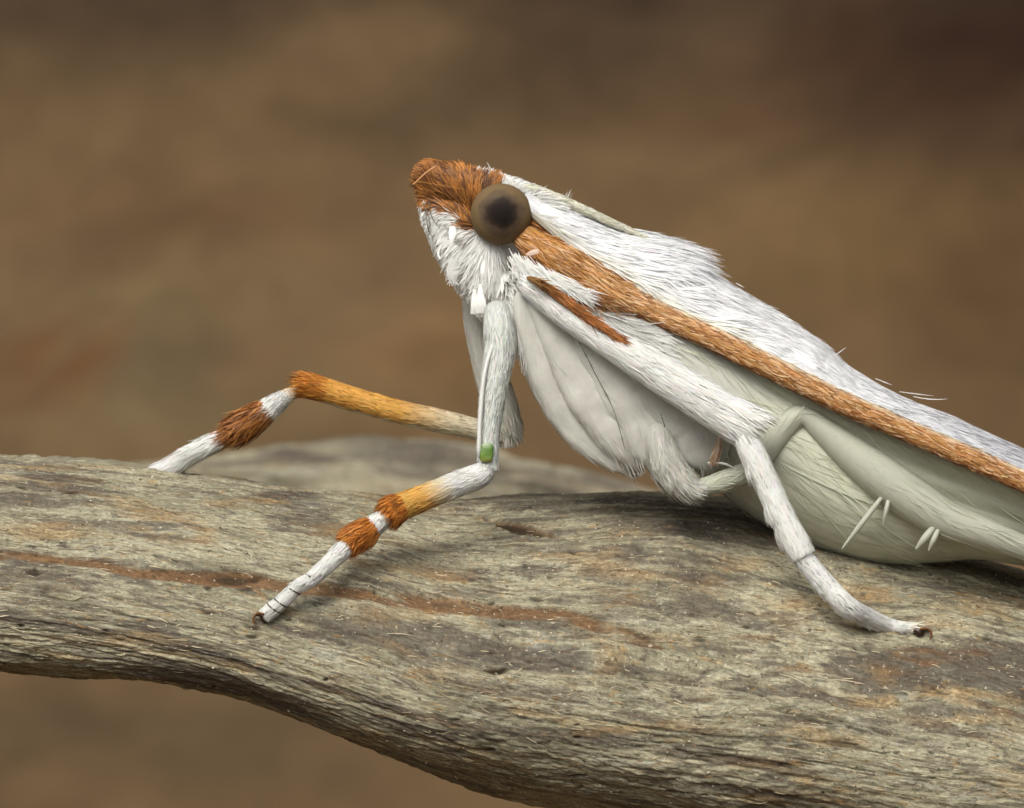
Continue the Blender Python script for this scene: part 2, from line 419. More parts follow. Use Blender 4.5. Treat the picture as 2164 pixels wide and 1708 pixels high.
def build_log():
    xs = np.r_[np.linspace(-1300, -60, 60), np.linspace(-50, 2214, 1080), np.linspace(2224, 3800, 70)]
    th = np.r_[np.linspace(-0.12, math.pi + 0.10, 420), np.linspace(math.pi + 0.14, 2 * math.pi - 0.16, 60)]   # 0 = top, pi/2 = front, pi = underside
    PX = np.broadcast_to(xs[:, None], (len(xs), len(th))).copy(); TH = np.broadcast_to(th[None], PX.shape)
    c, h, D_, Y_ = log_sec(PX)
    k = 2 / LOG_P
    cs, sn = np.cos(TH), np.sin(TH)
    py = c - h * np.sign(cs) * np.abs(cs) ** k
    Yd = Y_ - D_ * np.sign(sn) * np.abs(sn) ** k - LOG_SH * (py - c) / h
    P = W(PX, py, Yd)
    # grain coordinates, meandering a little
    gx = P[..., 0]
    gw = TH * 2.4
    warp = (fbm(gx * 0.22, gw * 0.35, 3, 3) - 0.5) * 0.9
    gy = gw + warp
    # authored marks are placed on the front face by their survey position
    front = np.where((TH > -0.2) & (TH < math.pi + 0.2), 1.0, 0.0)
    ax, ay = PX + (fbm(gx * 2.2, gy * 7, 31, 5) - 0.5) * 110, py + (fbm(gx * 1.8, gy * 6, 33, 5) - 0.5) * 46
    stain_shade = np.zeros(PX.shape); rust = stain_shade.copy(); ochre = stain_shade.copy(); pit = stain_shade.copy(); dh = stain_shade.copy()
    fib = fbm(gx * 1.6, gy * 13, 41, 5)
    # streaky dark stains, many sizes, with the moth's shadow painted among them
    s1 = sstep(0.56, 0.70, fbm(gx * 0.42, gy * 2.3, 51, 5)) * 0.75
    s2 = sstep(0.60, 0.72, fbm(gx * 0.9, gy * 6.0, 57, 4)) * 0.65
    stain_shade = np.maximum(s1, s2)
    for (cx, cy, rx, ry, an, k_) in [
            (120, 1012, 100, 18, 6, .9), (610, 1048, 65, 14, 4, .95), (330, 1118, 110, 13, 6, .7), (640, 1080, 90, 12, 8, .6),
            (655, 1115, 90, 20, 12, .8), (460, 1225, 60, 10, 5, .7), (330, 1205, 100, 10, 4, .6), (390, 1350, 90, 14, 12, .85), (330, 1335, 100, 10, 14, .8), (440, 1425, 130, 16, 10, .8),
            (160, 1280, 90, 9, 14, .7), (1250, 1070, 300, 22, 5, .75), (1440, 1110, 260, 26, 8, .7), (1400, 1180, 160, 22, 3, .85), (1600, 1120, 200, 40, 12, .8), (1290, 1220, 90, 16, 8, .7),  # those on the crest beneath the body paint its shadow
            (1180, 1165, 110, 20, 6, .6), (1050, 1215, 90, 12, 4, .5), (1640, 1400, 70, 14, 4, .8), (1850, 1385, 60, 10, 0, .8), (1955, 1380, 60, 12, 0, .7), (2020, 1432, 130, 12, 3, .75),
            (1560, 1448, 110, 10, 4, .75), (2010, 1505, 120, 12, 2, .7), (960, 1400, 100, 14, 5, .6), (1260, 1565, 110, 16, 4, .7), (1040, 1370, 40, 8, 6, .8), (880, 1540, 140, 12, 9, .8), (1340, 1420, 120, 9, 6, .7),
            (1600, 1300, 90, 10, 3, .5), (1500, 1370, 60, 10, 6, .6), (2000, 1250, 160, 14, 14, .7), (560, 1310, 20, 5, 0, .9)]:  # also painted shade beneath the abdomen's end; last mark sits under the front claws
        stain_shade = np.maximum(stain_shade, ell(ax, ay, cx, cy, rx, ry, an, 0.30) * k_ * front * sstep(.25, .55, fib) * .95)
    # the long rusty seam
    sx = [-60, 71, 200, 300, 420, 520, 650, 800, 950, 1080, 1200, 1300, 1400]
    sy = [1165, 1177, 1188, 1208, 1218, 1222, 1245, 1262, 1278, 1290, 1305, 1338, 1375]
    sw = [8, 9, 12, 12, 14, 13, 14, 17, 15, 13, 13, 16, 4]
    dist = np.abs(py + (fbm(gx * 1.3, gy * 5, 71, 4) - 0.5) * 22 - np.interp(PX, sx, sy)) / np.interp(PX, sx, sw)
    seam = (1 - sstep(0.55, 1.3, dist)) * front * (PX < 1400) * sstep(.08, .48, fib)
    rust = np.clip(seam, 0, .92); dh -= 0.05 * seam
    for (cx, cy, rx, ry, an, k_) in [(1960, 1395, 70, 16, 4, .8), (2050, 1378, 40, 12, 0, .6), (1485, 1250, 60, 9, 2, .6), (1480, 1452, 80, 12, 4, .7), (1610, 1350, 40, 9, 0, .8), (1510, 1330, 40, 8, 0, .5), (1700, 1420, 60, 9, 0, .6), (330, 1100, 40, 7, 4, .5)]:
        rust = np.maximum(rust, ell(ax, ay, cx, cy, rx, ry, an, 0.5) * k_ * front * sstep(.3, .7, fib))
    rust = np.maximum(rust, sstep(0.64, 0.76, fbm(gx * 0.8, gy * 4, 77, 4)) * 0.35)
    for (cx, cy, rx, ry, an, k_) in [(1720, 1280, 80, 18, 3, .7), (1900, 1318, 130, 14, 4, .8), (1560, 1185, 60, 9, 3, .6), (1195, 1180, 70, 13, 5, .7), (1850, 1480, 60, 14, 0, .7), (2040, 1470, 90, 15, 8, .7), (2070, 1520, 40, 8, 0, .7),
            (360, 1090, 70, 10, 3, .6), (560, 1062, 50, 9, 4, .7), (120, 1120, 110, 12, 3, .6), (870, 1300, 100, 12, 2, .5), (1330, 1540, 110, 12, -6, .6), (900, 1420, 80, 10, 0, .5), (430, 1130, 40, 12, 0, .6), (300, 1350, 80, 8, 5, .5), (700, 1130, 50, 14, 0, .5)]:
        ochre = np.maximum(ochre, ell(ax, ay, cx, cy, rx, ry, an, 0.7) * k_ * front * (0.4 + 1.1 * fib))
    ochre = np.maximum(ochre, sstep(0.62, 0.80, fbm(gx * 0.9, gy * 3.2, 83, 5)) * 0.5)
    # little lens-shaped pits and cracks, open along the grain
    r2 = np.random.default_rng(5)
    pits = [(500, 1218, 45, 7, 4), (540, 1327, 20, 5, 8), (430, 1240, 9, 6, 0), (1060, 1420, 14, 4, 0), (1215, 1645, 14, 4, 0)]
    for i in range(120):
        big = r2.random() < 0.15
        rx = r2.uniform(10, 24) if big else r2.uniform(2.5, 8)
        pits.append((r2.uniform(-40, 2200), r2.uniform(1000, 1700), rx, rx * r2.uniform(.14, .26) + 1.0, r2.uniform(-3, 12)))
    ylim = to_px(P)[1]
    for (cx, cy, rx, ry, an) in pits:
        i0, i1 = np.searchsorted(xs, cx - rx * 2), np.searchsorted(xs, cx + rx * 2)
        sl = slice(i0, max(i1, i0 + 1))
        e = ell(ax[sl] * .4 + PX[sl] * .6, py[sl] + (fbm(gx[sl] * 6, gy[sl] * 9, 91, 2) - .5) * 9, cx, cy, rx, ry, an, 0.6) * front[sl]
        pit[sl] = np.maximum(pit[sl], e * .85); dh[sl] -= e * 0.035
    # long drying cracks that follow the grain
    cr = np.abs(fbm(gx * 0.16, gy * 1.5, 101, 4) - 0.5)
    gate = sstep(0.52, 0.62, fbm(gx * 0.35, gy * 1.2, 103, 3))
    crack = (1 - sstep(0.003, 0.012, cr)) * gate
    pit = np.maximum(pit, crack * .55); dh -= crack * 0.03
    # the open splinter hole beside the front leg
    u = (PX - 1005) / 175.0
    mid = 1092 + (PX - 1005) * 0.215
    up = mid - 7 * np.sin(np.clip(u, 0, 1) * math.pi); lo = mid + np.where(u < .25, 3, 15) * np.sin(np.clip(u, 0, 1) * math.pi) ** .6 + (fbm(PX / 12, PX * 0, 9, 2) - .5) * 6
    hole = sstep(0, 3, py - up) * sstep(0, 3, lo - py) * (u > 0) * (u < 1) * front
    dh -= hole * 0.07; rust = np.maximum(rust, hole * .9); pit = np.maximum(pit, hole * .88 * sstep(0.0, 7, py - up))
    stain_shade *= 1 - hole; ochre *= 1 - hole
    # relief
    ridge = (fbm(gx * 0.8, gy * 7, 111, 4) - 0.5) * 0.050 + (fbm(gx * 3.2, gy * 22, 113, 3) - 0.5) * 0.026 + (fbm(gx * 7, gy * 12, 119, 4) - 0.5) * 0.050
    lump = (fbm(gx * 0.5, gy * 0.9, 117, 3) - 0.5) * 0.16
    plate = (sstep(0.47, 0.50, fbm(gx * 0.45, gy * 2.4, 51, 5)) - 0.5) * 0.022
    dh = dh + ridge + lump + plate
    Pn = np.zeros_like(P)
    du = np.gradient(P, axis=0); dv = np.gradient(P, axis=1)
    Nn = norm(np.cross(dv, du)); ctr = np.stack([P[..., 0], Y_, (854 - c) / K], -1)
    sgn = np.sign(np.sum(Nn * (P - ctr), -1, keepdims=True)); Nn = Nn * sgn
    P = P + Nn * dh[..., None]
    g = np.stack([gx, gy, 0 * gx], -1).reshape(-1, 3)
    o = mesh_obj('weathered_log', P.reshape(-1, 3), grid_faces(len(xs), len(th), True), M_WOOD, None, None, True, None,
                 {'grain': g, 'stain_shade': np.clip(stain_shade, 0, .95).ravel(), 'rust': np.clip(rust, 0, .95).ravel(), 'ochre': np.clip(ochre * .62, 0, .6).ravel(), 'pit': np.clip(pit, 0, 1).ravel()})
    tag(o, 'weathered grey-green log with rusty seam and small pits that the white moth stands on', 'log')
    # loose fibres and crumbs on the wood: too many and too small to pick apart
    gq = Geo()
    n = 1500
    i = r2.integers(65, 1130, n); j = r2.integers(4, 415, n)
    Q, NQ = P[i, j], Nn[i, j]
    T = norm(np.stack([np.ones(n), r2.normal(0, .25, n), r2.normal(-.1, .25, n)], -1))
    colr = np.where(r2.random((n, 1)) < .6, np.array([[.52, .44, .28]]), np.where(r2.random((n, 1)) < .5, np.array([[.07, .05, .025]]), np.array([[.30, .16, .05]])))
    strands(gq, Q + NQ * .004, NQ, T, np.r_[r2.uniform(6, 26, n - 60), r2.uniform(40, 80, 60)] / K, r2.uniform(.5, 1.1, n) / K, colr, lift=r2.uniform(0, .35, n), droop=.8, tip=.4)
    n = 900
    i = r2.integers(65, 1130, n); j = r2.integers(4, 415, n)
    cl = r2.random((n, 1)) < .5
    colr = np.where(cl, np.array([[.62, .55, .42]]), np.array([[.06, .04, .02]]))
    r = r2.uniform(1.0, 2.8, n) / K
    oct_ = np.array([[1, 0, 0], [0, 1, 0], [-1, 0, 0], [0, -1, 0], [0, 0, 1], [0, 0, -1]], float)
    V = P[i, j][:, None] + (oct_[None] * r2.uniform(.6, 1.4, (n, 6, 1))) * r[:, None, None]
    F = np.array([[0, 1, 4, 4], [1, 2, 4, 4], [2, 3, 4, 4], [3, 0, 4, 4], [1, 0, 5, 5], [2, 1, 5, 5], [3, 2, 5, 5], [0, 3, 5, 5]])
    tri = F[:, :3]
    fo = geo_obj('wood_fibre', gq, M_SKIN, o); tag(fo, kind='stuff')
    co = mesh_obj('crumb', V.reshape(-1, 3), ((np.arange(n) * 6)[:, None, None] + tri[None]).reshape(-1, 3), M_SKIN, o, np.repeat(colr, 6, 0), False); tag(co, kind='stuff')
    return o
LOG = build_log()

# a second weathered branch lying a little way behind, out of focus
def build_far_branch():
    st = [(-4200, 2300, 44, 70), (-2400, 1350, 40, 75), (-900, 1075, 36, 80), (-100, 1062, 33, 90), (350, 1050, 32, 110), (620, 1040, 31, 140), (900, 1046, 30, 150), (1200, 1070, 29, 100), (1500, 1160, 28, 90), (2300, 1440, 27, 90), (3200, 1900, 26, 90), (5200, 3400, 24, 80)]
    tb = Tube(st, 420, 64, 0.01, 0.01)
    u = np.linspace(0, 1, tb.nu)[:, None] * np.ones((1, tb.nv)); a = np.linspace(0, 2 * np.pi, tb.nv, endpoint=False)[None] * np.ones((tb.nu, 1))
    P, N, T = tb.ev(u, a)
    px, py = to_px(P)
    gx = P[..., 0]; gy = a * 1.2
    h = (fbm(gx * .5, gy * 3, 131, 4) - .5) * .5
    P = P + N * h[..., None]
    z = np.zeros(px.shape)
    wx, wy = px + (fbm(gx * .8, gy * 3, 7, 3) - .5) * 120, py + (fbm(gx * .8, gy * 3, 9, 3) - .5) * 40
    stain_shade = z.copy()
    for (cx, cy, rx, ry, k_) in [(640, 970, 90, 16, .95), (860, 960, 130, 26, .85), (960, 1000, 160, 22, .7), (850, 1005, 50, 12, .9), (1250, 1020, 160, 24, .7)]:
        stain_shade = np.maximum(stain_shade, ell(wx, wy, cx, cy, rx, ry, 4, .6) * k_)
    stain_shade = np.clip(np.maximum(stain_shade, sstep(.50, .66, fbm(gx * .3, gy * 2, 141, 4)) * .75), .20, .95)
    ochre = sstep(.55, .75, fbm(gx * .3, gy * 1.6, 151, 4)) * .15
    o = mesh_obj('fallen_branch', P.reshape(-1, 3), grid_faces(tb.nu, tb.nv, True), M_WOOD, None, None, True, None,
                 {'grain': np.stack([gx, gy, z], -1).reshape(-1, 3), 'stain_shade': stain_shade.ravel(), 'rust': (ochre * .6).ravel(), 'ochre': ochre.ravel(), 'pit': z.ravel()})
    tag(o, 'blurred thin grey-brown branch lying behind the weathered log', 'branch')
build_far_branch()

# ------------------------------------------------------------------ the moth
YC = 1.3                                       # plane of symmetry
BASE = W(1850, 1190, YC)
MOTH = bpy.data.objects.new('moth', None); COL.objects.link(MOTH)
MOTH.location = BASE; MOTH.empty_display_size = 0.3
tag(MOTH, 'white moth with orange-brown head, wing edges and banded legs, standing on the log', 'moth')

# --- body: head, thorax and abdomen fused into one skin
def build_body():
    g = Geo()
    def lump(st, nu=26, nv=24, **kw):
        tb = Tube(st, nu, nv, kw.get('c0', .12), kw.get('c1', .12))
        tb.core(g, lambda u, a: np.broadcast_to(WHITE, (len(u), 3)))
    lump([(884, 372, YC, 20, 22), (908, 380, YC, 38, 38), (945, 396, YC, 50, 52), (1000, 420, YC, 60, 68), (1070, 450, YC, 74, 78), (1150, 490, YC, 66, 90)], c0=.04)
    lump([(894, 405, YC, 14, 26), (920, 460, YC, 26, 46), (955, 515, YC, 38, 60), (1005, 580, YC, 44, 66), (1040, 640, YC, 36, 56)])
    lump([(915, 435, YC, 30, 40), (960, 470, YC, 52, 66), (1010, 500, YC, 52, 74), (1050, 520, YC, 40, 70)])
    lump([(1000, 372, YC, 14, 40), (1060, 392, YC, 18, 60), (1120, 414, YC, 20, 70), (1180, 450, YC, 20, 80)])
    lump([(1050, 470, YC, 62, 70), (1020, 540, YC, 58, 80), (1030, 600, YC, 50, 80), (1042, 660, YC, 32, 60)])
    lump([(1090, 470, YC, 62, 84), (1180, 545, YC, 92, 120), (1300, 640, YC, 118, 150), (1450, 760, YC, 150, 170), (1640, 915, YC, 176, 178), (1850, 1034, YC, 160, 166),
          (2092, 1080, YC, 108, 130), (2350, 1150, YC, 84, 104), (2600, 1230, YC, 50, 66)], 60, 32, c0=.08, c1=.05)
    lump([(1080, 570, YC, 38, 90), (1090, 650, YC, 40, 96), (1100, 720, YC, 22, 70)])
    lump([(1130, 600, YC, 40, 110), (1230, 720, YC, 70, 130), (1340, 830, YC, 90, 130), (1450, 930, YC, 80, 120)], c0=.15, c1=.15)
    v, f = np.vstack(g.v), np.vstack(g.f)
    me = bpy.data.meshes.new('tmp'); me.from_pydata(v.tolist(), [], f.tolist())
    o = bpy.data.objects.new('tmp', me); COL.objects.link(o)
    m = o.modifiers.new('r', 'REMESH'); m.mode = 'VOXEL'; m.voxel_size = 0.035
    s = o.modifiers.new('s', 'SMOOTH'); s.iterations = 6; s.factor = .5
    bpy.context.view_layer.update()
    dg = bpy.context.evaluated_depsgraph_get()
    m2 = bpy.data.meshes.new_from_object(o.evaluated_get(dg))
    bpy.data.objects.remove(o)
    nv = len(m2.vertices); co = np.zeros(nv * 3, np.float32); m2.vertices.foreach_get('co', co); co = co.reshape(-1, 3).astype(float)
    no = np.zeros(nv * 3, np.float32); m2.vertices.foreach_get('normal', no); no = no.reshape(-1, 3).astype(float)
    m2.calc_loop_triangles()
    tr = np.zeros(len(m2.loop_triangles) * 3, np.int32); m2.loop_triangles.foreach_get('vertices', tr); tr = tr.reshape(-1, 3)
    bpy.data.meshes.remove(m2)
    return co, no, tr

BCO, BNO, BTR = build_body()
POLY_PALP = [(840, 338), (860, 315), (975, 330), (1004, 366), (1054, 386), (1060, 410), (1010, 440), (1004, 496), (978, 468), (955, 446), (915, 440), (892, 420), (860, 402)]
POLY_STRIPE = [(1088, 520), (1090, 480), (1122, 460), (1150, 478), (1215, 530), (1300, 585), (1345, 615), (1325, 655), (1270, 640), (1180, 605), (1140, 575), (1100, 548)]
def body_kind(px, py):
    """0 white fur, 1 brown palp, 2 brown stripe, 3 abdomen"""
    k = np.zeros(px.shape, int)
    wx = px + (vnoise(px / 9, py / 9, 3) - .5) * 14; wy = py + (vnoise(px / 9, py / 9, 5) - .5) * 14
    k[(px > 1380)] = 3
    k[inside(wx, wy, POLY_PALP)] = 1
    k[inside(wx, wy, POLY_STRIPE)] = 2
    return k
bpx, bpy_ = to_px(BCO)
bk = body_kind(bpx, bpy_)
bc = np.where((bk == 1)[:, None], B_DK * 1.4, np.where((bk == 2)[:, None], B_MD, np.where((bk == 3)[:, None], GREEN, WHITE * .92)))
# abdomen: greyer in front, green behind; the green is painted light through the wing
t_ = sstep(1500, 1750, bpx)[:, None]
bc = np.where((bk == 3)[:, None], GREYW * (1 - t_) + GREEN * t_, bc)
blot = sstep(.52, .7, fbm(bpx / 60, bpy_ / 60, 61, 4))[:, None] * .22
bc = np.where((bk == 3)[:, None], bc * (1 - blot) + np.array([.42, .43, .36]) * blot, bc)
BODY = mesh_obj('body', BCO, BTR, M_SKIN, MOTH, bc, True, BASE)

GUIDE = np.array([  # px, py, dx, dy, length, half width, lift
    (880, 366, -.85, -.35, 26, 1.2, .30), (905, 350, -.92, -.30, 34, 1.2, .25), (900, 378, -.80, -.50, 36, 1.2, .2), (930, 405, -.74, -.66, 60, 1.1, .2), (960, 430, -.62, -.78, 58, 1.1, .2),
    (985, 455, -.35, -.94, 42, 1.2, .25), (955, 360, -.78, -.45, 44, 1.2, .22), (985, 395, -.45, -.85, 40, 1.2, .25), (1000, 420, -.05, -1, 36, 1.2, .3), (1010, 375, .1, -1, 26, 1.2, .35), (1035, 385, .5, -.8, 26, 1.2, .35),
    (893, 425, -.3, .95, 20, 2.4, .25), (908, 470, -.4, .9, 24, 2.6, .3), (930, 455, -.6, .6, 17, 1.2, .35), (955, 475, -.6, .6, 17, 1.1, .35), (940, 510, -.5, .85, 26, 1.6, .35), (985, 500, -.75, .55, 24, 1.1, .35),
    (1000, 528, -.66, .75, 54, 1.2, .35), (1020, 535, -.30, .95, 62, 1.3, .3), (1045, 540, .05, 1, 62, 1.3, .3), (1078, 535, .45, .9, 50, 1.3, .3), (960, 560, -.35, .93, 40, 2.2, .25),
    (990, 605, -.12, 1, 44, 5, .15), (1030, 625, .05, 1, 46, 7, .12), (1060, 625, .15, 1, 46, 7, .12), (1040, 670, 0, 1, 40, 4, .12), (1095, 640, .15, 1, 60, 1.6, .12), (1110, 710, .1, 1, 60, 1.5, .15),
    (1100, 505, .5, .75, 44, 1.4, .25), (1130, 525, .75, .6, 52, 1.6, .22), (1160, 545, .92, .35, 62, 1.9, .18), (1230, 590, .93, .36, 66, 2.0, .15), (1310, 625, .9, .42, 50, 2.0, .12),
    (1120, 580, .35, .85, 40, 1.0, .3), (1150, 600, .6, .75, 50, 1.0, .3), (1200, 640, .82, .55, 70, 1.1, .2), (1280, 690, .87, .5, 100, 1.1, .1),
    (1035, 362, .35, -.9, 14, 1.1, .6), (1070, 378, .5, -.8, 15, 1.1, .6), (1105, 392, .75, -.6, 16, 1.1, .6), (1140, 430, .9, .3, 50, 1.2, .25), (1250, 520, .93, .36, 90, 1.3, .2),
    (1640, 900, .8, .6, 110, 1.2, .03), (1900, 1050, .92, .38, 110, 1.2, .03), (2092, 1080, .95, .3, 110, 1.2, .03), (1600, 1100, .8, .6, 100, 1.2, .03), (1750, 1150, .85, .4, 100, 1.2, .03)])
def build_body_fur():
    a, b, c = BCO[BTR[:, 0]], BCO[BTR[:, 1]], BCO[BTR[:, 2]]
    ar = np.linalg.norm(np.cross(b - a, c - a), axis=1)
    ct = (a + b + c) / 3; cx, cy = to_px(ct)
    dens = np.where(cx < 1160, 1.0, np.where(cx < 1380, .55, .10)) * np.where(ct[:, 1] < YC + .25, 1, .45) * (cx < 2250)
    pr = ar * dens; pr /= pr.sum()
    n = 80000
    ti = rng.choice(len(BTR), n, p=pr)
    r1, r2 = np.sqrt(rng.random(n))[:, None], rng.random(n)[:, None]
    w0, w1, w2 = 1 - r1, r1 * (1 - r2), r1 * r2
    P = a[ti] * w0 + b[ti] * w1 + c[ti] * w2
    N = norm(BNO[BTR[ti, 0]] * w0 + BNO[BTR[ti, 1]] * w1 + BNO[BTR[ti, 2]] * w2)
    px, py = to_px(P)
    d2 = (px[:, None] - GUIDE[None, :, 0]) ** 2 + (py[:, None] - GUIDE[None, :, 1]) ** 2 + 40
    wt = d2 ** -1.6; wt /= wt.sum(1, keepdims=True)
    G = wt @ GUIDE[:, 2:]
    k = body_kind(px, py)
    ang = (fbm(px / 16, py / 16, 23, 2) - .5) * 1.0 + rng.normal(0, .12, n)
    dx, dy = G[:, 0] * np.cos(ang) - G[:, 1] * np.sin(ang), G[:, 0] * np.sin(ang) + G[:, 1] * np.cos(ang)
    D = np.stack([dx, rng.normal(0, .1, n), -dy], -1)
    L = G[:, 2] / K * rng.uniform(.55, 1.2, n); Wd = G[:, 3] / K * rng.uniform(.6, 1.3, n)
    mixb = rng.random((n, 1))
    tuft = fbm(px / 11, py / 11, 29, 2)[:, None]
    mb = np.clip(mixb * .9 + (tuft - .5) * 1.7 + .02, 0, 1)
    palp = np.array([.085, .028, .005]) * (1 - mb) + np.array([.46, .19, .036]) * mb
    stripe = (B_MD * 1.0) * (1 - mb) + np.array([.68, .36, .11]) * mb
    col = np.where((k == 1)[:, None], palp, np.where((k == 2)[:, None], stripe, np.where((k == 3)[:, None], GREEN * 1.0, WHITE)))
    col = np.clip(col * (1 + rng.normal(0, .07, (n, 1))), .004, .9)
    keep = np.ones(n, bool)
    keep &= ~((k == 3) & (rng.random(n) < .86))
    Wd = np.where(k == 3, Wd * .6, Wd)
    ex = np.sqrt((px - 1059) ** 2 + (py - 453) ** 2)
    keep &= ~((ex < 60))
    # nothing grows across the eye
    ex2 = np.sqrt((px + dx * L * K - 1059) ** 2 + (py + dy * L * K - 453) ** 2)
    keep &= ~(ex2 < 58)
    tipc = np.where(((k == 1) | (k == 2))[:, None], np.clip(col * 1.5 + .02, 0, .9), col)
    g = Geo()
    strands(g, P[keep], N[keep], D[keep], L[keep], Wd[keep], col[keep], G[keep, 4] * rng.uniform(.3, 1.6, keep.sum()), .5, .2, tipcol=tipc[keep])
    # single long hairs and broad scales that stand out, and dark lines for gaps
    def hair(pts, w_, col_, tip_=.15):
        r = spline([list(W(*p)) for p in pts], 10)
        T = norm(np.gradient(r, axis=0)); Bn = norm(np.cross(T, np.array([0, 1.0, 0])))
        t = np.linspace(0, 1, 10)[:, None]
        ws = np.interp(t, np.linspace(0, 1, len(w_)), w_) / K
        V = np.stack([r - Bn * ws, r + np.array([0, -1.0, 0]) * ws * .35, r + Bn * ws], 1)
        g.add(V, grid_faces(10, 3), np.asarray(col_))
    hair([(1038, 368, YC - .2), (1036, 356, YC - .22), (1029, 343, YC - .25)], [2, 1.4, .5], WHITE)
    hair([(956, 478, .55), (955, 505, .45), (948, 530, .45), (930, 548, .5)], [5, 8.5, 4.5, 2.5, 2, 1], WHITE * 1.05)
    hair([(930, 548, .5), (926, 535, .6), (932, 520, .7)], [1.2, 2, 1], WHITE)
    hair([(1113, 538, .25), (1126, 534, .2), (1139, 530, .2)], [2.5, 5, 5.5, 3.5], np.array([.86, .66, .55]))
    hair([(1022, 552, .5), (1020, 575, .42), (1019, 588, .42)], [2, 4, 4.5, 3], WHITE)
    hair([(1015, 600, .5), (1016, 640, .38), (1017, 662, .38)], [3, 6, 11, 11], WHITE)
    hair([(1003, 612, .55), (1002, 645, .45), (1000, 664, .45)], [3, 6, 7, 6], WHITE * .97)
    hair([(980, 400, .6), (884, 384, .62), (872, 388, .62)], [.4, .4, .4], B_LT)
    hair([(922, 350, .55), (900, 365, .5), (873, 390, .5)], [1.0, 1.2, .8], np.array([.78, .42, .20]))
    for ln in [[(893, 425, .95), (901, 455, .85), (905, 485, .8), (916, 505, .8)], [(900, 440, .9), (908, 470, .8), (909, 492, .78)], [(905, 432, .88), (914, 462, .75), (926, 480, .7)]]:  # dark gaps between palp scales and face, drawn as strips
        hair(ln, [.6, 1.3, .7, 1.2, .4], np.array([.10, .08, .05]))
    for i in range(26):
        t = rng.random()
        hair([(1092 + 36 * t, 690 + rng.uniform(-10, 20), .3), (1094 + 40 * t + rng.normal(0, 3), 740, .26), (1098 + 40 * t + rng.normal(0, 6), 745 + rng.uniform(10, 50), .3)], [1.6, 1.2, .4], WHITE)
    for i in range(30):
        hair([(948 + rng.uniform(0, 26), 545 + rng.uniform(0, 20), .8), (950 + rng.uniform(-6, 16), 580, .78), (946 + rng.uniform(-4, 24), 600 + rng.uniform(-10, 6), .8)], [2.4, 1.8, .6], WHITE * rng.uniform(.9, 1.05))
    # pale fluff between the wing stripe and the middle leg
    n = 900; t = rng.random(n)
    fx = 1080 + 150 * t + rng.normal(0, 5, n); fy = 542 + 78 * t + rng.normal(0, 7, n)
    Pf = W(fx, fy, .30 - .08 * t + rng.normal(0, .03, n))
    strands(g, Pf, norm(np.tile([[0, -1., .15]], (n, 1))), np.stack([.45 + .5 * t + rng.normal(0, .12, n), rng.normal(0, .1, n), -(.85 - .35 * t) + rng.normal(0, .12, n)], -1), rng.uniform(20, 52, n) / K, rng.uniform(.6, 1.2, n) / K, jit(WHITE, n, .05), .25, .5, .12)
    o = geo_obj('fur', g, M_FUR, BODY, BASE); tag(o, kind='stuff')
build_body_fur()

# --- eyes
def build_eye(sign, first=True):
    c = W(1059, 453, YC + sign * .58); R = 65 / K * (DIST + c[1]) / DIST
    nu, nv = 64, 64
    th = np.linspace(0.001, math.pi - .001, nu)[:, None]; ph = np.linspace(0, 2 * math.pi, nv, endpoint=False)[None]
    P = np.stack([np.sin(th) * np.cos(ph), sign * np.cos(th) * np.ones_like(ph), np.sin(th) * np.sin(ph)], -1)
    m = bpy.data.materials.get('compound_eye')
    if m is None:
        m, t, b, out = new_mat('compound_eye'); L = t.links
        tc = node(t, 'ShaderNodeTexCoord')
        at = node(t, 'ShaderNodeAttribute', attribute_name='axis')
        nz = node(t, 'ShaderNodeTexNoise', Scale=7.0, Detail=5.0); L.new(tc.outputs['Object'], nz.inputs['Vector'])
        ad = node(t, 'ShaderNodeMath', operation='MULTIPLY_ADD'); ad.inputs[1].default_value = .38
        L.new(nz.outputs['Fac'], ad.inputs[0]); L.new(at.outputs['Fac'], ad.inputs[2])
        cr = node(t, 'ShaderNodeValToRGB'); L.new(ad.outputs[0], cr.inputs[0])
        e = cr.color_ramp.elements
        e[0].position = .46; e[0].color = (.012, .008, .006, 1); e[1].position = .90; e[1].color = (.105, .074, .044, 1)
        x = e.new(.64); x.color = (.026, .018, .013, 1); x = e.new(.78); x.color = (.085, .058, .036, 1); x = e.new(1.12 if False else .98); x.color = (.145, .098, .048, 1)
        L.new(cr.outputs[0], b.inputs['Base Color'])
        b.inputs['Roughness'].default_value = .7; b.inputs['Specular IOR Level'].default_value = .10
        b.inputs['Coat Weight'].default_value = .02; b.inputs['Coat Roughness'].default_value = .35
        vo = node(t, 'ShaderNodeTexVoronoi', Scale=46.0); L.new(tc.outputs['Object'], vo.inputs['Vector'])
        bp = node(t, 'ShaderNodeBump'); bp.inputs['Strength'].default_value = .25; bp.inputs['Distance'].default_value = .006; bp.invert = True
        L.new(vo.outputs['Distance'], bp.inputs['Height']); L.new(bp.outputs[0], b.inputs['Normal'])
    axis = np.broadcast_to(np.sin(th) + (th > math.pi / 2) * 1.0, (nu, nv)).copy()
    f = grid_faces(nu, nv, True)
    if sign < 0: f = f[:, ::-1]
    mesh_obj('eye', (P * np.array([R, R * .8, R]) + c).reshape(-1, 3), f, m, MOTH, None, True, BASE, {'axis': axis.ravel()})['label'] = 'round matt brown eye with a dark centre'
build_eye(-1); build_eye(1)

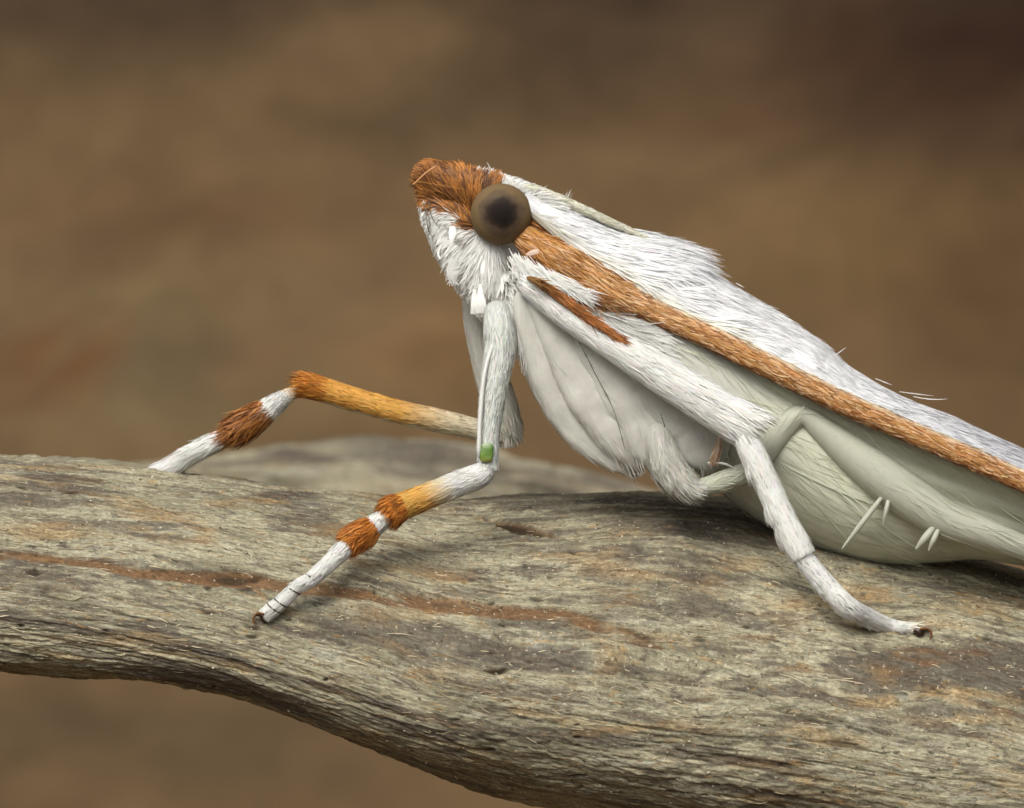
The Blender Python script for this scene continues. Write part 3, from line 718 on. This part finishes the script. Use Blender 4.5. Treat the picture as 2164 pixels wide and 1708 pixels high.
# --- antennae, laid back over the shoulders
for s in (-1, 1):
    g = Geo()
    tb = Tube([(1090, 396, YC + s * .36, 6), (1118, 398, YC + s * .40, 9), (1160, 412, YC + s * .40, 10), (1220, 438, YC + s * .38, 10), (1290, 470, YC + s * .30, 8), (1360, 502, YC + s * .20, 5), (1450, 560, YC + s * .2, 3), (1550, 630, YC + s * .1, 2)], 90, 10)
    c_ = lambda u, a: np.broadcast_to(np.array([.70, .69, .54]), (len(u), 3))
    tb.core(g, lambda u, a: c_(u, a) * (.9 + .1 * np.sin(u * 500))[:, None]); tb.fur(g, 900, lambda u, a: np.broadcast_to(np.array([.76, .75, .62]), (len(u), 3)), 12, 1.5, .1, u1=.6)
    geo_obj('antenna', g, M_FUR, MOTH, BASE)

# --- wings
COSTA = [(1118, 455), (1150, 482), (1210, 532), (1290, 590), (1400, 666), (1500, 712), (1600, 762), (1700, 812), (1800, 860), (1900, 903), (2000, 946), (2092, 986), (2300, 1082), (2600, 1230)]
COSTA_Y = [.72, .62, .50, .34, .16, .05, -.03, -.10, -.15, -.20, -.24, -.27, -.3, -.3]
DORS = [(1110, 392), (1130, 402), (1200, 432), (1300, 478), (1420, 516), (1480, 562), (1550, 608), (1640, 662), (1720, 712), (1800, 778), (1900, 836), (2000, 876), (2092, 918), (2300, 1012), (2600, 1150)]
NU, NV = 150, 40
def wing_curves(n=NU):
    c = spline([list(W(p[0], p[1], y)) for p, y in zip(COSTA, COSTA_Y)], n)
    d = spline([list(W(p[0], p[1], YC)) for p in DORS], n)
    return c, d
CC, DD = wing_curves()
def forewing_pt(u, v):
    x = np.clip(u, 0, 1) * (NU - 1); i = np.minimum(x.astype(int), NU - 2); f = (x - i)[..., None]
    c = CC[i] * (1 - f) + CC[i + 1] * f; d = DD[i] * (1 - f) + DD[i + 1] * f
    v_ = v[..., None]
    p = c * (1 - v_) + d * v_
    b = np.sin(np.pi * np.clip(v_, 0, 1)) ** .8
    wob = (fbm(u * 14, v * 3, 201, 3) - .5)[..., None] * .12 * b
    return p + b * np.array([0, -.28, .05]) + wob * np.array([0, -1, .6])
def surf(fn, u, v, e=.004):
    P = fn(u, v); du = fn(u + e, v) - fn(u - e, v); dv = fn(u, v + e) - fn(u, v - e)
    N = norm(np.cross(du, dv)); N = np.where(N[..., 1:2] > 0, -N, N)
    return P, N, norm(du), norm(dv)
def mirror(P):
    Q = P.copy(); Q[..., 1] = 2 * YC - Q[..., 1]; return Q

def wing_col(u, v):
    pale = sstep(.02, .20, v)[..., None]
    c = CREAM * (1 - pale) + (COOL * (1 - sstep(.35, .8, u)[..., None]) + np.array([.57, .575, .605]) * sstep(.35, .8, u)[..., None]) * pale
    return c
def build_forewing(side):
    g = Geo()
    u = np.linspace(0, 1, NU)[:, None] * np.ones((1, NV)); v = np.linspace(0, 1, NV)[None] * np.ones((NU, 1))
    P, N, T, V_ = surf(forewing_pt, u, v)
    c = wing_col(u, v).reshape(-1, 3)
    top, bot = P, P - N * .03
    if side > 0: top, bot = mirror(top), mirror(bot)
    g.add(top, grid_faces(NU, NV), c); g.add(bot, grid_faces(NU, NV)[:, ::-1], c)
    n = 26000 if side < 0 else 9000
    uu = rng.beta(1.0, 1.5, n) * .80; vv = .09 + .91 * rng.beta(1.15, 1.0, n)
    P, N, T, V_ = surf(forewing_pt, uu, vv)
    px, py = to_px(P)
    # combed back; over the shoulder the hairs are longer and lifted in overlapping tufts
    sh = 1 - sstep(.24, .40, uu)
    ang = (fbm(px / 40, py / 22, 211, 3) - .5) * .7 + rng.normal(0, .05, n) + .10
    D = T * np.cos(ang)[:, None] + V_ * np.sin(ang)[:, None]
    lay = fbm(px / 55, py / 26, 215, 3)
    L = (36 + 70 * sh) / K * rng.uniform(.5, 1.15, n) * (.6 + .8 * lay)
    lift = (.05 + .09 * sh) * rng.uniform(.2, 1.6, n) * (.4 + 1.2 * lay)
    col = jit(wing_col(uu, vv), n, .05, .015)
    if side > 0: P, N, D = mirror(P), N * [1, -1, 1], D * [1, -1, 1]
    strands(g, P + N * .004, N, D, L, rng.uniform(1.0, 2.2, n) / K, col, lift * .75, .6, .15)
    # fringe hairs standing off the ridge
    if side < 0:
        n = 520
        uu = rng.uniform(.10, .80, n); vv = rng.uniform(.93, 1.0, n)
        P, N, T, V_ = surf(forewing_pt, uu, vv)
        ang = rng.normal(.22, .10, n)
        D = T * np.cos(ang)[:, None] + V_ * np.sin(ang)[:, None]
        strands(g, P, N, D, rng.uniform(25, 70, n) / K, rng.uniform(.5, .9, n) / K, jit(COOL * 1.05, n, .06), .06, .4, .1, segs=4)
        for (x0, y0, x1, y1) in [(1478, 562, 1525, 578), (1555, 598, 1572, 608), (1480, 566, 1514, 574), (1640, 662, 1690, 680), (1660, 672, 1680, 684), (1764, 752, 1788, 733), (1850, 800, 1885, 815), (1900, 828, 1975, 838), (1930, 838, 2000, 856), (1560, 610, 1580, 622)]:
            p0, p1 = W(x0, y0, YC - .15), W(x1, y1, YC - .12)
            strands(g, p0[None], np.array([[0, -1.0, 0]]), (p1 - p0)[None], np.linalg.norm(p1 - p0), .8 / K, COOL * 1.05, .02, .4, .1, segs=4)
    o = geo_obj('forewing', g, M_WING, MOTH, BASE)
    # the brown scaled leading edge
    edge = [(1078, 478, .74, 14), (1108, 502, .62, 28), (1160, 538, .47, 35), (1210, 568, .40, 34), (1260, 598, .32, 31), (1300, 618, .27, 27), (1350, 642, .2, 25)]
    edge += [(p[0], p[1], y, w_) for p, y, w_ in zip(COSTA[4:], COSTA_Y[4:], [25, 25, 24, 23, 23, 22, 22, 21, 20, 14])]
    st = [(e[0], e[1], e[2] if side < 0 else 2 * YC - e[2], e[3], e[3] * (.36 if e[0] < 1280 else .5)) for e in edge]
    tb = Tube(st, 160, 20, .03, .02)
    g = Geo()
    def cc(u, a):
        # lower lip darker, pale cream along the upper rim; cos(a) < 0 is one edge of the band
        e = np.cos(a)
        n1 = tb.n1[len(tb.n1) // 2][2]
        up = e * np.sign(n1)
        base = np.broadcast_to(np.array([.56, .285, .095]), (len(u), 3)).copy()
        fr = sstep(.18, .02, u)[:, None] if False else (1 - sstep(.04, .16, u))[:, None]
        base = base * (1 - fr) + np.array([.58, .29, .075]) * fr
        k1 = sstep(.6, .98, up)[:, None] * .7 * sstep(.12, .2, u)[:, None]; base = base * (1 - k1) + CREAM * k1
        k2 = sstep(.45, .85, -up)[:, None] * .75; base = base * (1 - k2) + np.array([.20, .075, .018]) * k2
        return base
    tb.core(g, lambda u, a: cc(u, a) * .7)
    def cc2(u, a):
        b = cc(u, a); n = len(u)
        r = rng.random((n, 1))
        lt = np.array([.84, .60, .36]); dk = np.array([.24, .085, .018])
        return np.where(r < .26, b * .35 + lt * .65, np.where(r > .74, b * .3 + dk * .7, b))
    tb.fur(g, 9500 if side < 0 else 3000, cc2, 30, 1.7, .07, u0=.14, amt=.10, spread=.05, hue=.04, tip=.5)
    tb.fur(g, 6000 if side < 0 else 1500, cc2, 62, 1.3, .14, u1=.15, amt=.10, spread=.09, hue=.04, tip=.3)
    geo_obj('wing_edge', g, M_FUR, o, BASE)
    return o
for s in (-1, 1): build_forewing(s)

# --- hindwing: pale membrane folded below the leading edge, over the flank
HLOW = [(1290, 655), (1400, 760), (1500, 860), (1620, 960), (1750, 1030), (1900, 1085), (2092, 1140), (2350, 1210), (2600, 1290)]
HUP = [(1270, 615), (1400, 670), (1500, 716), (1620, 776), (1750, 840), (1900, 908), (2092, 992), (2350, 1110), (2600, 1235)]
HY0 = [.45, .34, .22, .14, .06, 0, -.07, -.1, -.1]; HY1 = [.40, .34, .26, .20, .20, .26, .36, .5, .6]
HA = spline([list(W(p[0], p[1], y + .04)) for p, y in zip(HUP, HY0)], 120); HB = spline([list(W(p[0], p[1], y)) for p, y in zip(HLOW, HY1)], 120)
def hind_pt(u, v):
    x = np.clip(u, 0, 1) * 119; i = np.minimum(x.astype(int), 118); f = (x - i)[..., None]
    a, b = HA[i] * (1 - f) + HA[i + 1] * f, HB[i] * (1 - f) + HB[i + 1] * f
    v_ = v[..., None]
    fold = np.sin(v * 22 + u * 2) * .012 + np.abs(np.sin(v * 7.5 + .4)) * -.03 + (fbm(u * 6, v * 5, 305, 3) - .5) * .06
    return a * (1 - v_) + b * v_ + np.array([0, 1.0, 0]) * (.10 * np.sin(np.pi * v_)) + np.array([0, 1.0, 0]) * fold[..., None]
def build_hindwing(side):
    g = Geo()
    u = np.linspace(0, 1, 120)[:, None] * np.ones((1, 50)); v = np.linspace(0, 1, 50)[None] * np.ones((120, 1))
    P, N, T, V_ = surf(hind_pt, u, v)
    def hc(u, v):
        k = fbm(u * 9, v * 4, 311, 4)[..., None]
        vein = sstep(.92, 1.0, np.abs(np.sin(v * 7.5 + .4)))[..., None] * .12
        return (GREEN * (.9 + .25 * k)) * (1 - vein) + (1 - sstep(.0, .25, u))[..., None] * .06
    A, B = P, P + N * -.02
    if side > 0: A, B = mirror(A), mirror(B)
    g.add(A, grid_faces(120, 50), hc(u, v).reshape(-1, 3)); g.add(B, grid_faces(120, 50)[:, ::-1], hc(u, v).reshape(-1, 3))
    n = 1300
    uu, vv = rng.random(n), rng.random(n)
    uu[:700] = rng.uniform(0, .25, 700)
    P, N, T, V_ = surf(hind_pt, uu, vv)
    ang = rng.normal(.25, .12, n)
    D = T * np.cos(ang)[:, None] + V_ * np.sin(ang)[:, None]
    if side > 0: P, N, D = mirror(P), N * [1, -1, 1], D * [1, -1, 1]
    strands(g, P + N * .003, N, D, rng.uniform(40, 110, n) / K, rng.uniform(.5, 1.2, n) / K, jit(hc(uu, vv) * 1.03, n, .04), .012, .6, .1)
    geo_obj('hindwing', g, M_WING, MOTH, BASE)
for s in (-1, 1): build_hindwing(s)

# --- hip plates (coxae) under the thorax
SOLID = lambda c: (lambda u, a: np.broadcast_to(np.asarray(c, float), (len(u), 3)))
def build_plate(st, tint, power=3.0, lines=()):
    g = Geo()
    tb = Tube(st, 60, 24, .10, .14, power)
    def col(u, a):
        k = fbm(u * 6 + st[0][0], np.cos(a) * 2 + 5, 401, 4)[:, None]
        return tint * (.82 + .34 * k)
    tb.core(g, col, lambda u, a: (fbm(u * 9, np.cos(a) * 2.5 + 4, int(st[0][0]) % 50, 4) - .5) * .07)
    tb.fur(g, 700, lambda u, a: tint * np.ones((len(u), 1)) * 1.06, 30, .8, .02, amt=.06)
    for ln in lines:
        r = Tube([(x, y, z, .9) for x, y, z in ln], 40, 6, .1, .1)
        r.core(g, SOLID(np.array([.10, .09, .065])), lambda u, a: (fbm(u * 30, u * 0, 3, 2) - .6) * .012)
    geo_obj('hip_plate', g, M_SKIN, MOTH, BASE)
build_plate([(1112, 600, .55, 30, 40), (1126, 720, .50, 36, 40), (1172, 840, .52, 38, 36), (1250, 935, .54, 34, 30), (1345, 1004, .52, 14, 20)], GREYW * 1.0)
build_plate([(1135, 610, .44, 34, 40), (1200, 740, .38, 52, 40), (1262, 850, .36, 56, 38), (1318, 935, .38, 42, 34), (1352, 998, .45, 16, 22)], GREYW * 1.06)
build_plate([(1185, 655, .46, 22, 30), (1270, 745, .30, 58, 38), (1345, 850, .27, 66, 36), (1378, 930, .30, 56, 34), (1402, 1000, .38, 34, 30)], GREYW * 1.02, lines=[[(1212, 700, .08), (1258, 790, .03), (1296, 865, .02), (1322, 955, .05)], [(1392, 862, .0), (1404, 900, .0), (1412, 938, .02)]])
build_plate([(1270, 735, .42, 24, 30), (1385, 815, .25, 66, 38), (1462, 880, .25, 76, 38), (1490, 950, .32, 60, 36), (1505, 1000, .45, 26, 26)], GREYW * .92)
# joint between hip plate and hind leg
g = Geo(); wh = lambda u, a: np.broadcast_to(GREYW * 1.12, (len(u), 3))
tb = Tube([(1385, 890, .18, 26, 30), (1402, 960, .10, 36, 34), (1425, 1005, .08, 36, 32), (1462, 1034, .06, 22, 24), (1490, 1030, .04, 18, 20)], 40, 18, .15, .15)
tb.core(g, wh); tb.fur(g, 1500, wh, 34, 1.3, .12); geo_obj('hip_joint', g, M_FUR, MOTH, BASE)

# --- legs
def limb(name, st, parent, colfn, n, L, Wd, lift=.12, nu=60, nv=16, cap=(.03, .03), amt=.08, extra=None, spread=.1, core_k=.55, **kw):
    g = Geo(); tb = Tube(st, nu, nv, *cap)
    tb.core(g, lambda u, a: np.clip(colfn(u, a) * core_k, 0, .9))  # skin under the scales darkened, painting shade into the gaps between them
    tb.fur(g, n, colfn, L, Wd, lift, amt=amt, spread=spread, **kw)
    if extra: extra(g, tb)
    return geo_obj(name, g, M_FUR, parent, BASE)

def claws(parent, x, y, Y, dx, size=1.0):
    g = Geo()
    dk = lambda u, a: np.broadcast_to(np.array([.030, .014, .006]), (len(u), 3))
    am = lambda u, a: np.broadcast_to(np.array([.14, .055, .014]), (len(u), 3))
    Tube([(x - dx * 12 * size, y - 5, Y + .02, 6 * size), (x, y, Y, 7.5 * size, 6 * size), (x + dx * 6 * size, y + 6 * size, Y, 5 * size, 4 * size)], 16, 10, .3, .3).core(g, dk, lambda u, a: (fbm(u * 9, a * 2, 5, 2) - .5) * .03)
    for dy, k in ((-.09, 1), (.0, .7), (.07, 1)):
        Tube([(x, y - 4 * size, Y + dy * .5, 2.4 * size), (x + dx * 14 * size, y - 6 * size * k, Y + dy, 2.0 * size), (x + dx * 20 * size, y + 4 * size, Y + dy * 1.2, 1.6 * size), (x + dx * 16 * size, y + 14 * size, Y + dy * 1.2, .8)], 20, 8, .05, .05).core(g, am)
    geo_obj('claw', g, M_CLAW, parent, BASE)

SOLID = lambda c: (lambda u, a: np.broadcast_to(np.asarray(c, float), (len(u), 3)))

# near foreleg: thigh hanging straight down, shin and foot reaching forward
def fore_extra(g, tb):
    # pale ridge down the front edge of the thigh
    r = Tube([(1052, 700, .02, 6, 10), (1026, 780, -.16, 5, 10), (1015, 880, -.26, 5, 10), (1012, 965, -.30, 5, 10)], 30, 8)
    r.core(g, SOLID(WHITE))
LEG_F = limb('leg', [(1046, 640, .35, 24), (1054, 690, .16, 33), (1056, 740, .08, 32), (1042, 830, -.04, 27), (1034, 900, -.10, 23), (1031, 960, -.14, 22), (1034, 992, -.16, 18)], MOTH,
             SOLID(np.array([.70, .72, .68])), 3400, 26, 1.2, .05, extra=fore_extra, cap=(.05, .05), core_k=.8)
LEG_F['label'] = 'near foreleg, white thigh with a green window, shin turning orange'
# the green translucent window low on the thigh
g = Geo()
tb = Tube([(1029, 936, -.29, 10, 6), (1029, 945, -.305, 14, 6), (1028, 962, -.32, 14, 6), (1027, 978, -.32, 12, 5)], 20, 14, .12, .12, 3.5)
tb.core(g, lambda u, a: ramp(u, [(0, (.30, .36, .22)), (.25, (.085, .18, .028)), (.7, (.13, .22, .04)), (1, (.22, .20, .05))]), lambda u, a: (fbm(u * 8, np.cos(a) * 3, 5, 3) - .5) * .02)
geo_obj('green_window', g, M_CLAW, LEG_F, BASE)
yf = float(log_Y(562, 1300)) - .06
def tib_col(u, a):
    return ramp(u, [(0, WHITE), (.34, WHITE), (.50, (.78, .62, .36)), (.62, YEL), (.84, YEL * .95), (.88, ORA), (1, ORA * .85)])
def tib_extra(g, tb):
    tb.fur(g, 1700, lambda u, a: ramp(rng.random(len(u)), [(0, B_DK), (.5, ORA), (1, (.74, .33, .06))]), 24, .9, .42, u0=.86, u1=.99, amt=.2, spread=.25)
limb('tibia', [(1036, 985, -.18, 18), (1018, 1002, -.24, 25), (980, 1018, -.34, 25), (920, 1042, -.48, 25), (870, 1062, -.60, 27), (838, 1076, -.70, 29), (822, 1090, -.76, 24)], LEG_F,
     tib_col, 4200, 24, 1.3, .16, extra=tib_extra, cap=(.06, .06))
def tar_col(u, a):
    return ramp(u, [(0, WHITE), (.13, WHITE), (.15, ORA), (.30, ORA * .7), (.335, (.10, .035, .01)), (.35, WHITE), (1, WHITE * .97)])
def tar_extra(g, tb):
    tb.fur(g, 2400, lambda u, a: ramp(rng.random(len(u)), [(0, B_DK), (.5, ORA), (1, (.74, .33, .07))]), 30, .9, .55, u0=.13, u1=.28, amt=.2, spread=.2)
    tb.fur(g, 300, SOLID(WHITE), 22, 1.6, .2, u0=.33, u1=.40)
    # rings where the foot joints meet
    for uu in (.66, .78, .88, .93):
        a = np.linspace(0, 2 * np.pi, 24, endpoint=False)
        P0, N0, T0 = tb.ev(np.full(24, uu), a); P1, _, _ = tb.ev(np.full(24, uu + .008), a)
        sl = T0 * (np.cos(a) * .03)[:, None]
        V = np.stack([P0 + N0 * .008 + sl, P1 + N0 * .010 + sl], 0)
        g.add(V, grid_faces(2, 24, True), np.array([.06, .045, .03]))
TAR = limb('tarsus', [(826, 1084, -.74, 17), (800, 1104, -.80, 22), (770, 1126, -.86, 24), (742, 1146, -.92, 19), (700, 1186, (yf - .92) / 2 - .05, 17), (660, 1222, yf - .04, 15), (630, 1240, yf - .05, 14), (600, 1268, yf - .05, 15), (574, 1290, yf - .02, 16), (562, 1300, yf, 14)], LEG_F,
           tar_col, 3800, 20, 1.4, .06, extra=tar_extra, cap=(.03, .02), nu=90)
claws(LEG_F, 560, 1304, yf - .05, -1, 1.25)

# far foreleg: seen behind the near one, reaching further forward
LEG_R = limb('leg', [(1000, 620, 1.9, 26), (1012, 700, 1.95, 30), (1040, 800, 2.0, 36), (1062, 870, 2.05, 36), (1076, 915, 2.1, 28), (1078, 940, 2.1, 18)], MOTH, SOLID(GREYW * 1.25), 1500, 26, 1.3, .03, cap=(.05, .06), core_k=.95)
LEG_R['label'] = 'far foreleg reaching forward behind the near one, with yellow shin and brown cuff'
def tib2(u, a):
    up = np.cos(a)
    c = ramp(u, [(0, (.70, .68, .58)), (.28, (.72, .62, .42)), (.5, YEL), (.85, YEL * np.array([1.0, .9, .8])), (.93, ORA * 1.15), (1, ORA)])
    return c
def tib2x(g, tb):
    tb.fur(g, 700, lambda u, a: ramp(rng.random(len(u)), [(0, ORA * .6), (1, (.70, .30, .05))]), 34, 1.3, .12, u0=.86, u1=.985, amt=.15, spread=.15)
    n1z = -1
    tb.fur(g, 900, SOLID(np.array([.74, .72, .62])), 26, 1.3, .10, u0=.05, u1=.85, a_rng=(math.pi - .7, math.pi + .5) if tb.n1[20][2] > 0 else (-.7, .5))
limb('tibia', [(1075, 932, 2.1, 14), (1040, 918, 2.0, 20), (1000, 906, 1.95, 22), (940, 892, 1.9, 24), (850, 872, 1.85, 24), (740, 842, 1.8, 25), (680, 823, 1.75, 26), (650, 816, 1.72, 25), (634, 818, 1.70, 17)], LEG_R, tib2, 4600, 24, 1.4, .10, extra=tib2x, cap=(.03, .03), nu=80)
def tar2(u, a):
    return ramp(u, [(0, (.62, .42, .2)), (.06, (.70, .58, .42)), (.10, WHITE), (.20, WHITE), (.24, B_MD * 1.05), (.42, B_MD * .8), (.45, WHITE * .98), (1, WHITE * .95)])
def tar2x(g, tb):
    tb.fur(g, 1000, lambda u, a: ramp(rng.random(len(u)), [(0, B_DK), (.6, B_MD), (1, (.55, .24, .06))]), 58, 1.5, .26, u0=.20, u1=.33, amt=.15, spread=.12)
    tb.fur(g, 260, SOLID(WHITE), 40, 1.2, .2, u0=.45, u1=.80)
limb('tarsus', [(640, 822, 1.70, 11), (610, 836, 1.68, 16), (580, 856, 1.66, 24), (545, 880, 1.66, 27), (512, 902, 1.68, 22), (470, 926, 1.72, 20), (420, 952, 1.76, 20), (370, 982, 1.82, 20), (330, 1004, 1.86, 17), (280, 1034, 1.9, 13)], LEG_R, tar2, 3400, 44, 1.5, .08, extra=tar2x, cap=(.03, .02), nu=80)

# near middle leg: broad white thigh slanting back, long white shin and foot to the log
def mid_stripe(g, tb):
    r = Tube([(1112, 586, .0, 3, 4), (1130, 594, -.10, 6, 7), (1180, 626, -.19, 7, 8), (1240, 669, -.29, 6, 8), (1285, 700, -.35, 4, 5), (1310, 716, -.36, 1, 2)], 50, 10)
    br = lambda u, a: ramp(u, [(0, (.34, .20, .07)), (.1, (.36, .15, .04)), (.2, (.40, .15, .035)), (1, (.48, .20, .06))])
    r.core(g, br); r.fur(g, 1700, br, 52, 1.1, .07, amt=.28, u1=.985)
    # hairs flaring at the knee
    tb.fur(g, 520, SOLID(WHITE * 1.06), 66, 1.4, .14, u0=.86, u1=.93, spread=.10)
    tb.fur(g, 200, SOLID(WHITE * 1.06), 70, 1.4, .05, u0=.90, u1=.945, spread=.05, a_rng=(-.9, .9) if tb.n1[40][2] > 0 else (math.pi - .9, math.pi + .9))
    P0 = W(1548, 868, -.45); strands(g, np.repeat(P0[None], 5, 0) + rng.normal(0, .02, (5, 3)), np.tile([[0, -1., 0]], (5, 1)), np.stack([rng.normal(.5, .3, 5), np.zeros(5), np.ones(5)], -1), .2, 1.2 / K, WHITE, .1)
def knee_brush(g, tb):
    mid_stripe(g, tb)
    n = 150; t = rng.random(n)
    P = W(1535 + 40 * t, 850 + 42 * t + rng.normal(0, 4, n), -.58 + rng.normal(0, .05, n)); Q = W(1590 + 24 * rng.random(n), 888 + 22 * rng.random(n), -.56 + rng.normal(0, .05, n))
    strands(g, P, np.tile([[0, -1., .3]], (n, 1)), Q - P, np.linalg.norm(Q - P, axis=1), 1.3 / K, jit(WHITE * 1.06, n, .05), .05, .5, .1)
LEG_M = limb('leg', [(1098, 594, .28, 16), (1118, 606, .16, 24, 22), (1180, 652, -.02, 27, 24), (1260, 706, -.16, 30, 26), (1340, 756, -.28, 36, 28), (1430, 812, -.36, 40, 30), (1510, 862, -.42, 42, 30), (1560, 890, -.46, 40, 28), (1592, 906, -.48, 28, 22)], MOTH,
             SOLID(WHITE * 1.06), 6000, 54, 1.25, .085, extra=knee_brush, nu=90, cap=(.03, .04), amt=.05, spread=.06)
LEG_M['label'] = 'near middle leg, broad white thigh with a brown stripe along its upper edge'
ym = float(log_Y(1880, 1318)) - .10; ye = float(log_Y(1940, 1332)) - .06
def mid_tibx(g, tb):
    for uu in (.30, .62, .80):
        tb.fur(g, 120, SOLID(WHITE), 36, 1.4, .4, u0=uu - .05, u1=uu, a_rng=(math.pi * .7, math.pi * 1.3) if tb.n1[20][0] > 0 else (-.9, .9), spread=.15)
    strands(g, W(1684, 1166, -.7)[None], np.array([[0, -1., 0]]), np.array([[.02, 0, -1.]]), 24 / K, 4 / K, WHITE * .95, .05, tip=.8)
TIB = limb('tibia', [(1566, 902, -.50, 20), (1580, 936, -.54, 26), (1610, 1000, -.60, 25), (1645, 1075, -.66, 25), (1676, 1136, -.70, 27), (1694, 1170, -.72, 25)], LEG_M, SOLID(WHITE * 1.06), 3200, 36, 1.2, .09, extra=mid_tibx, cap=(.04, .03), amt=.05)
def mid_tarx(g, tb):
    under = (math.pi * .75, math.pi * 1.25) if tb.n1[20][0] > 0 else (-.8, .8)
    for uu in (.30, .48, .66, .78):
        tb.fur(g, 90, SOLID(WHITE * .97), 24, 1.2, .35, u0=uu - .10, u1=uu, a_rng=under, spread=.2)
    tb.fur(g, 160, SOLID(np.array([.30, .15, .04])), 18, 1.1, .5, u0=.74, u1=.92, a_rng=under, spread=.4)
    # tuft of pale hairs over the claws
    P, N, T = tb.ev(rng.uniform(.90, .97, 60), rng.uniform(0, 6.28, 60))
    strands(g, P, N, np.stack([np.ones(60), rng.normal(0, .1, 60), rng.normal(.12, .1, 60)], -1), rng.uniform(26, 46, 60) / K, 1.5 / K, jit(np.array([.78, .74, .62]), 60), .1)
limb('tarsus', [(1684, 1156, -.71, 21), (1705, 1188, -.72, 21), (1745, 1236, -.74, 21), (1790, 1280, -.78, 20), (1830, 1303, (ym - .78) / 2, 18), (1870, 1320, ym, 15), (1900, 1326, ye - .02, 12), (1930, 1328, ye, 10)], LEG_M, SOLID(WHITE * 1.04), 3600, 24, 1.1, .09, extra=mid_tarx, cap=(.04, .04), amt=.06, nu=80)
claws(LEG_M, 1942, 1336, ye - .05, 1, 1.35)

# near hind leg, tucked below the wing and soft in the shade
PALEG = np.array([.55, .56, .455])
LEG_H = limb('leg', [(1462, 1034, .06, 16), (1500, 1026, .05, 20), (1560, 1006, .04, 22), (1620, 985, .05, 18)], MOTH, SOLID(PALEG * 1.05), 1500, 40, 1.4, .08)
LEG_H['label'] = 'near hind leg folded under the wing with long pale spurs'
def hind_sp(g, tb):
    for (x0, y0, x1, y1, w_) in [(1866, 1048, 1778, 1162, 6), (1880, 1046, 1866, 1110, 5), (1975, 1112, 1935, 1162, 8), (1985, 1115, 1962, 1165, 6)]:
        Tube([(x0, y0, .02, w_ * .8), ((x0 + x1) / 2, (y0 + y1) / 2, -.06, w_), (x1, y1, -.02, w_ * .35)], 24, 10).core(g, SOLID(PALEG * .95))
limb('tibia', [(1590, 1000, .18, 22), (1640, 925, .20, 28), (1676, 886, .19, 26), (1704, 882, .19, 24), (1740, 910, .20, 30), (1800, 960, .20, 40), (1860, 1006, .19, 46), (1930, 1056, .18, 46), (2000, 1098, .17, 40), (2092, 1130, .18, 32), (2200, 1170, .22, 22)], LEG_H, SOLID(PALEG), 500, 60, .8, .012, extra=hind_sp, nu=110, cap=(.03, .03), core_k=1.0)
# brown-streaked tuft and pale bristle behind the middle knee
g = Geo()
Tube([(1524, 918, -.1, 5), (1518, 945, -.06, 8), (1508, 975, 0, 6)], 20, 10, .1, .1).core(g, lambda u, a: ramp(u, [(0, WHITE), (.3, (.45, .28, .12)), (.9, (.40, .22, .09)), (1, WHITE)]))
Tube([(1524, 918, -.1, 5), (1518, 945, -.06, 8), (1508, 975, 0, 6)], 20, 10, .1, .1).fur(g, 200, lambda u, a: ramp(rng.random(len(u)), [(0, B_MD), (1, (.72, .66, .52))]), 34, 1.2, .12)
Tube([(1494, 978, .0, 2), (1530, 980, -.04, 2.5), (1556, 992, -.05, 1.2)], 20, 8).core(g, SOLID(WHITE))
geo_obj('knee_tuft', g, M_FUR, LEG_M, BASE)
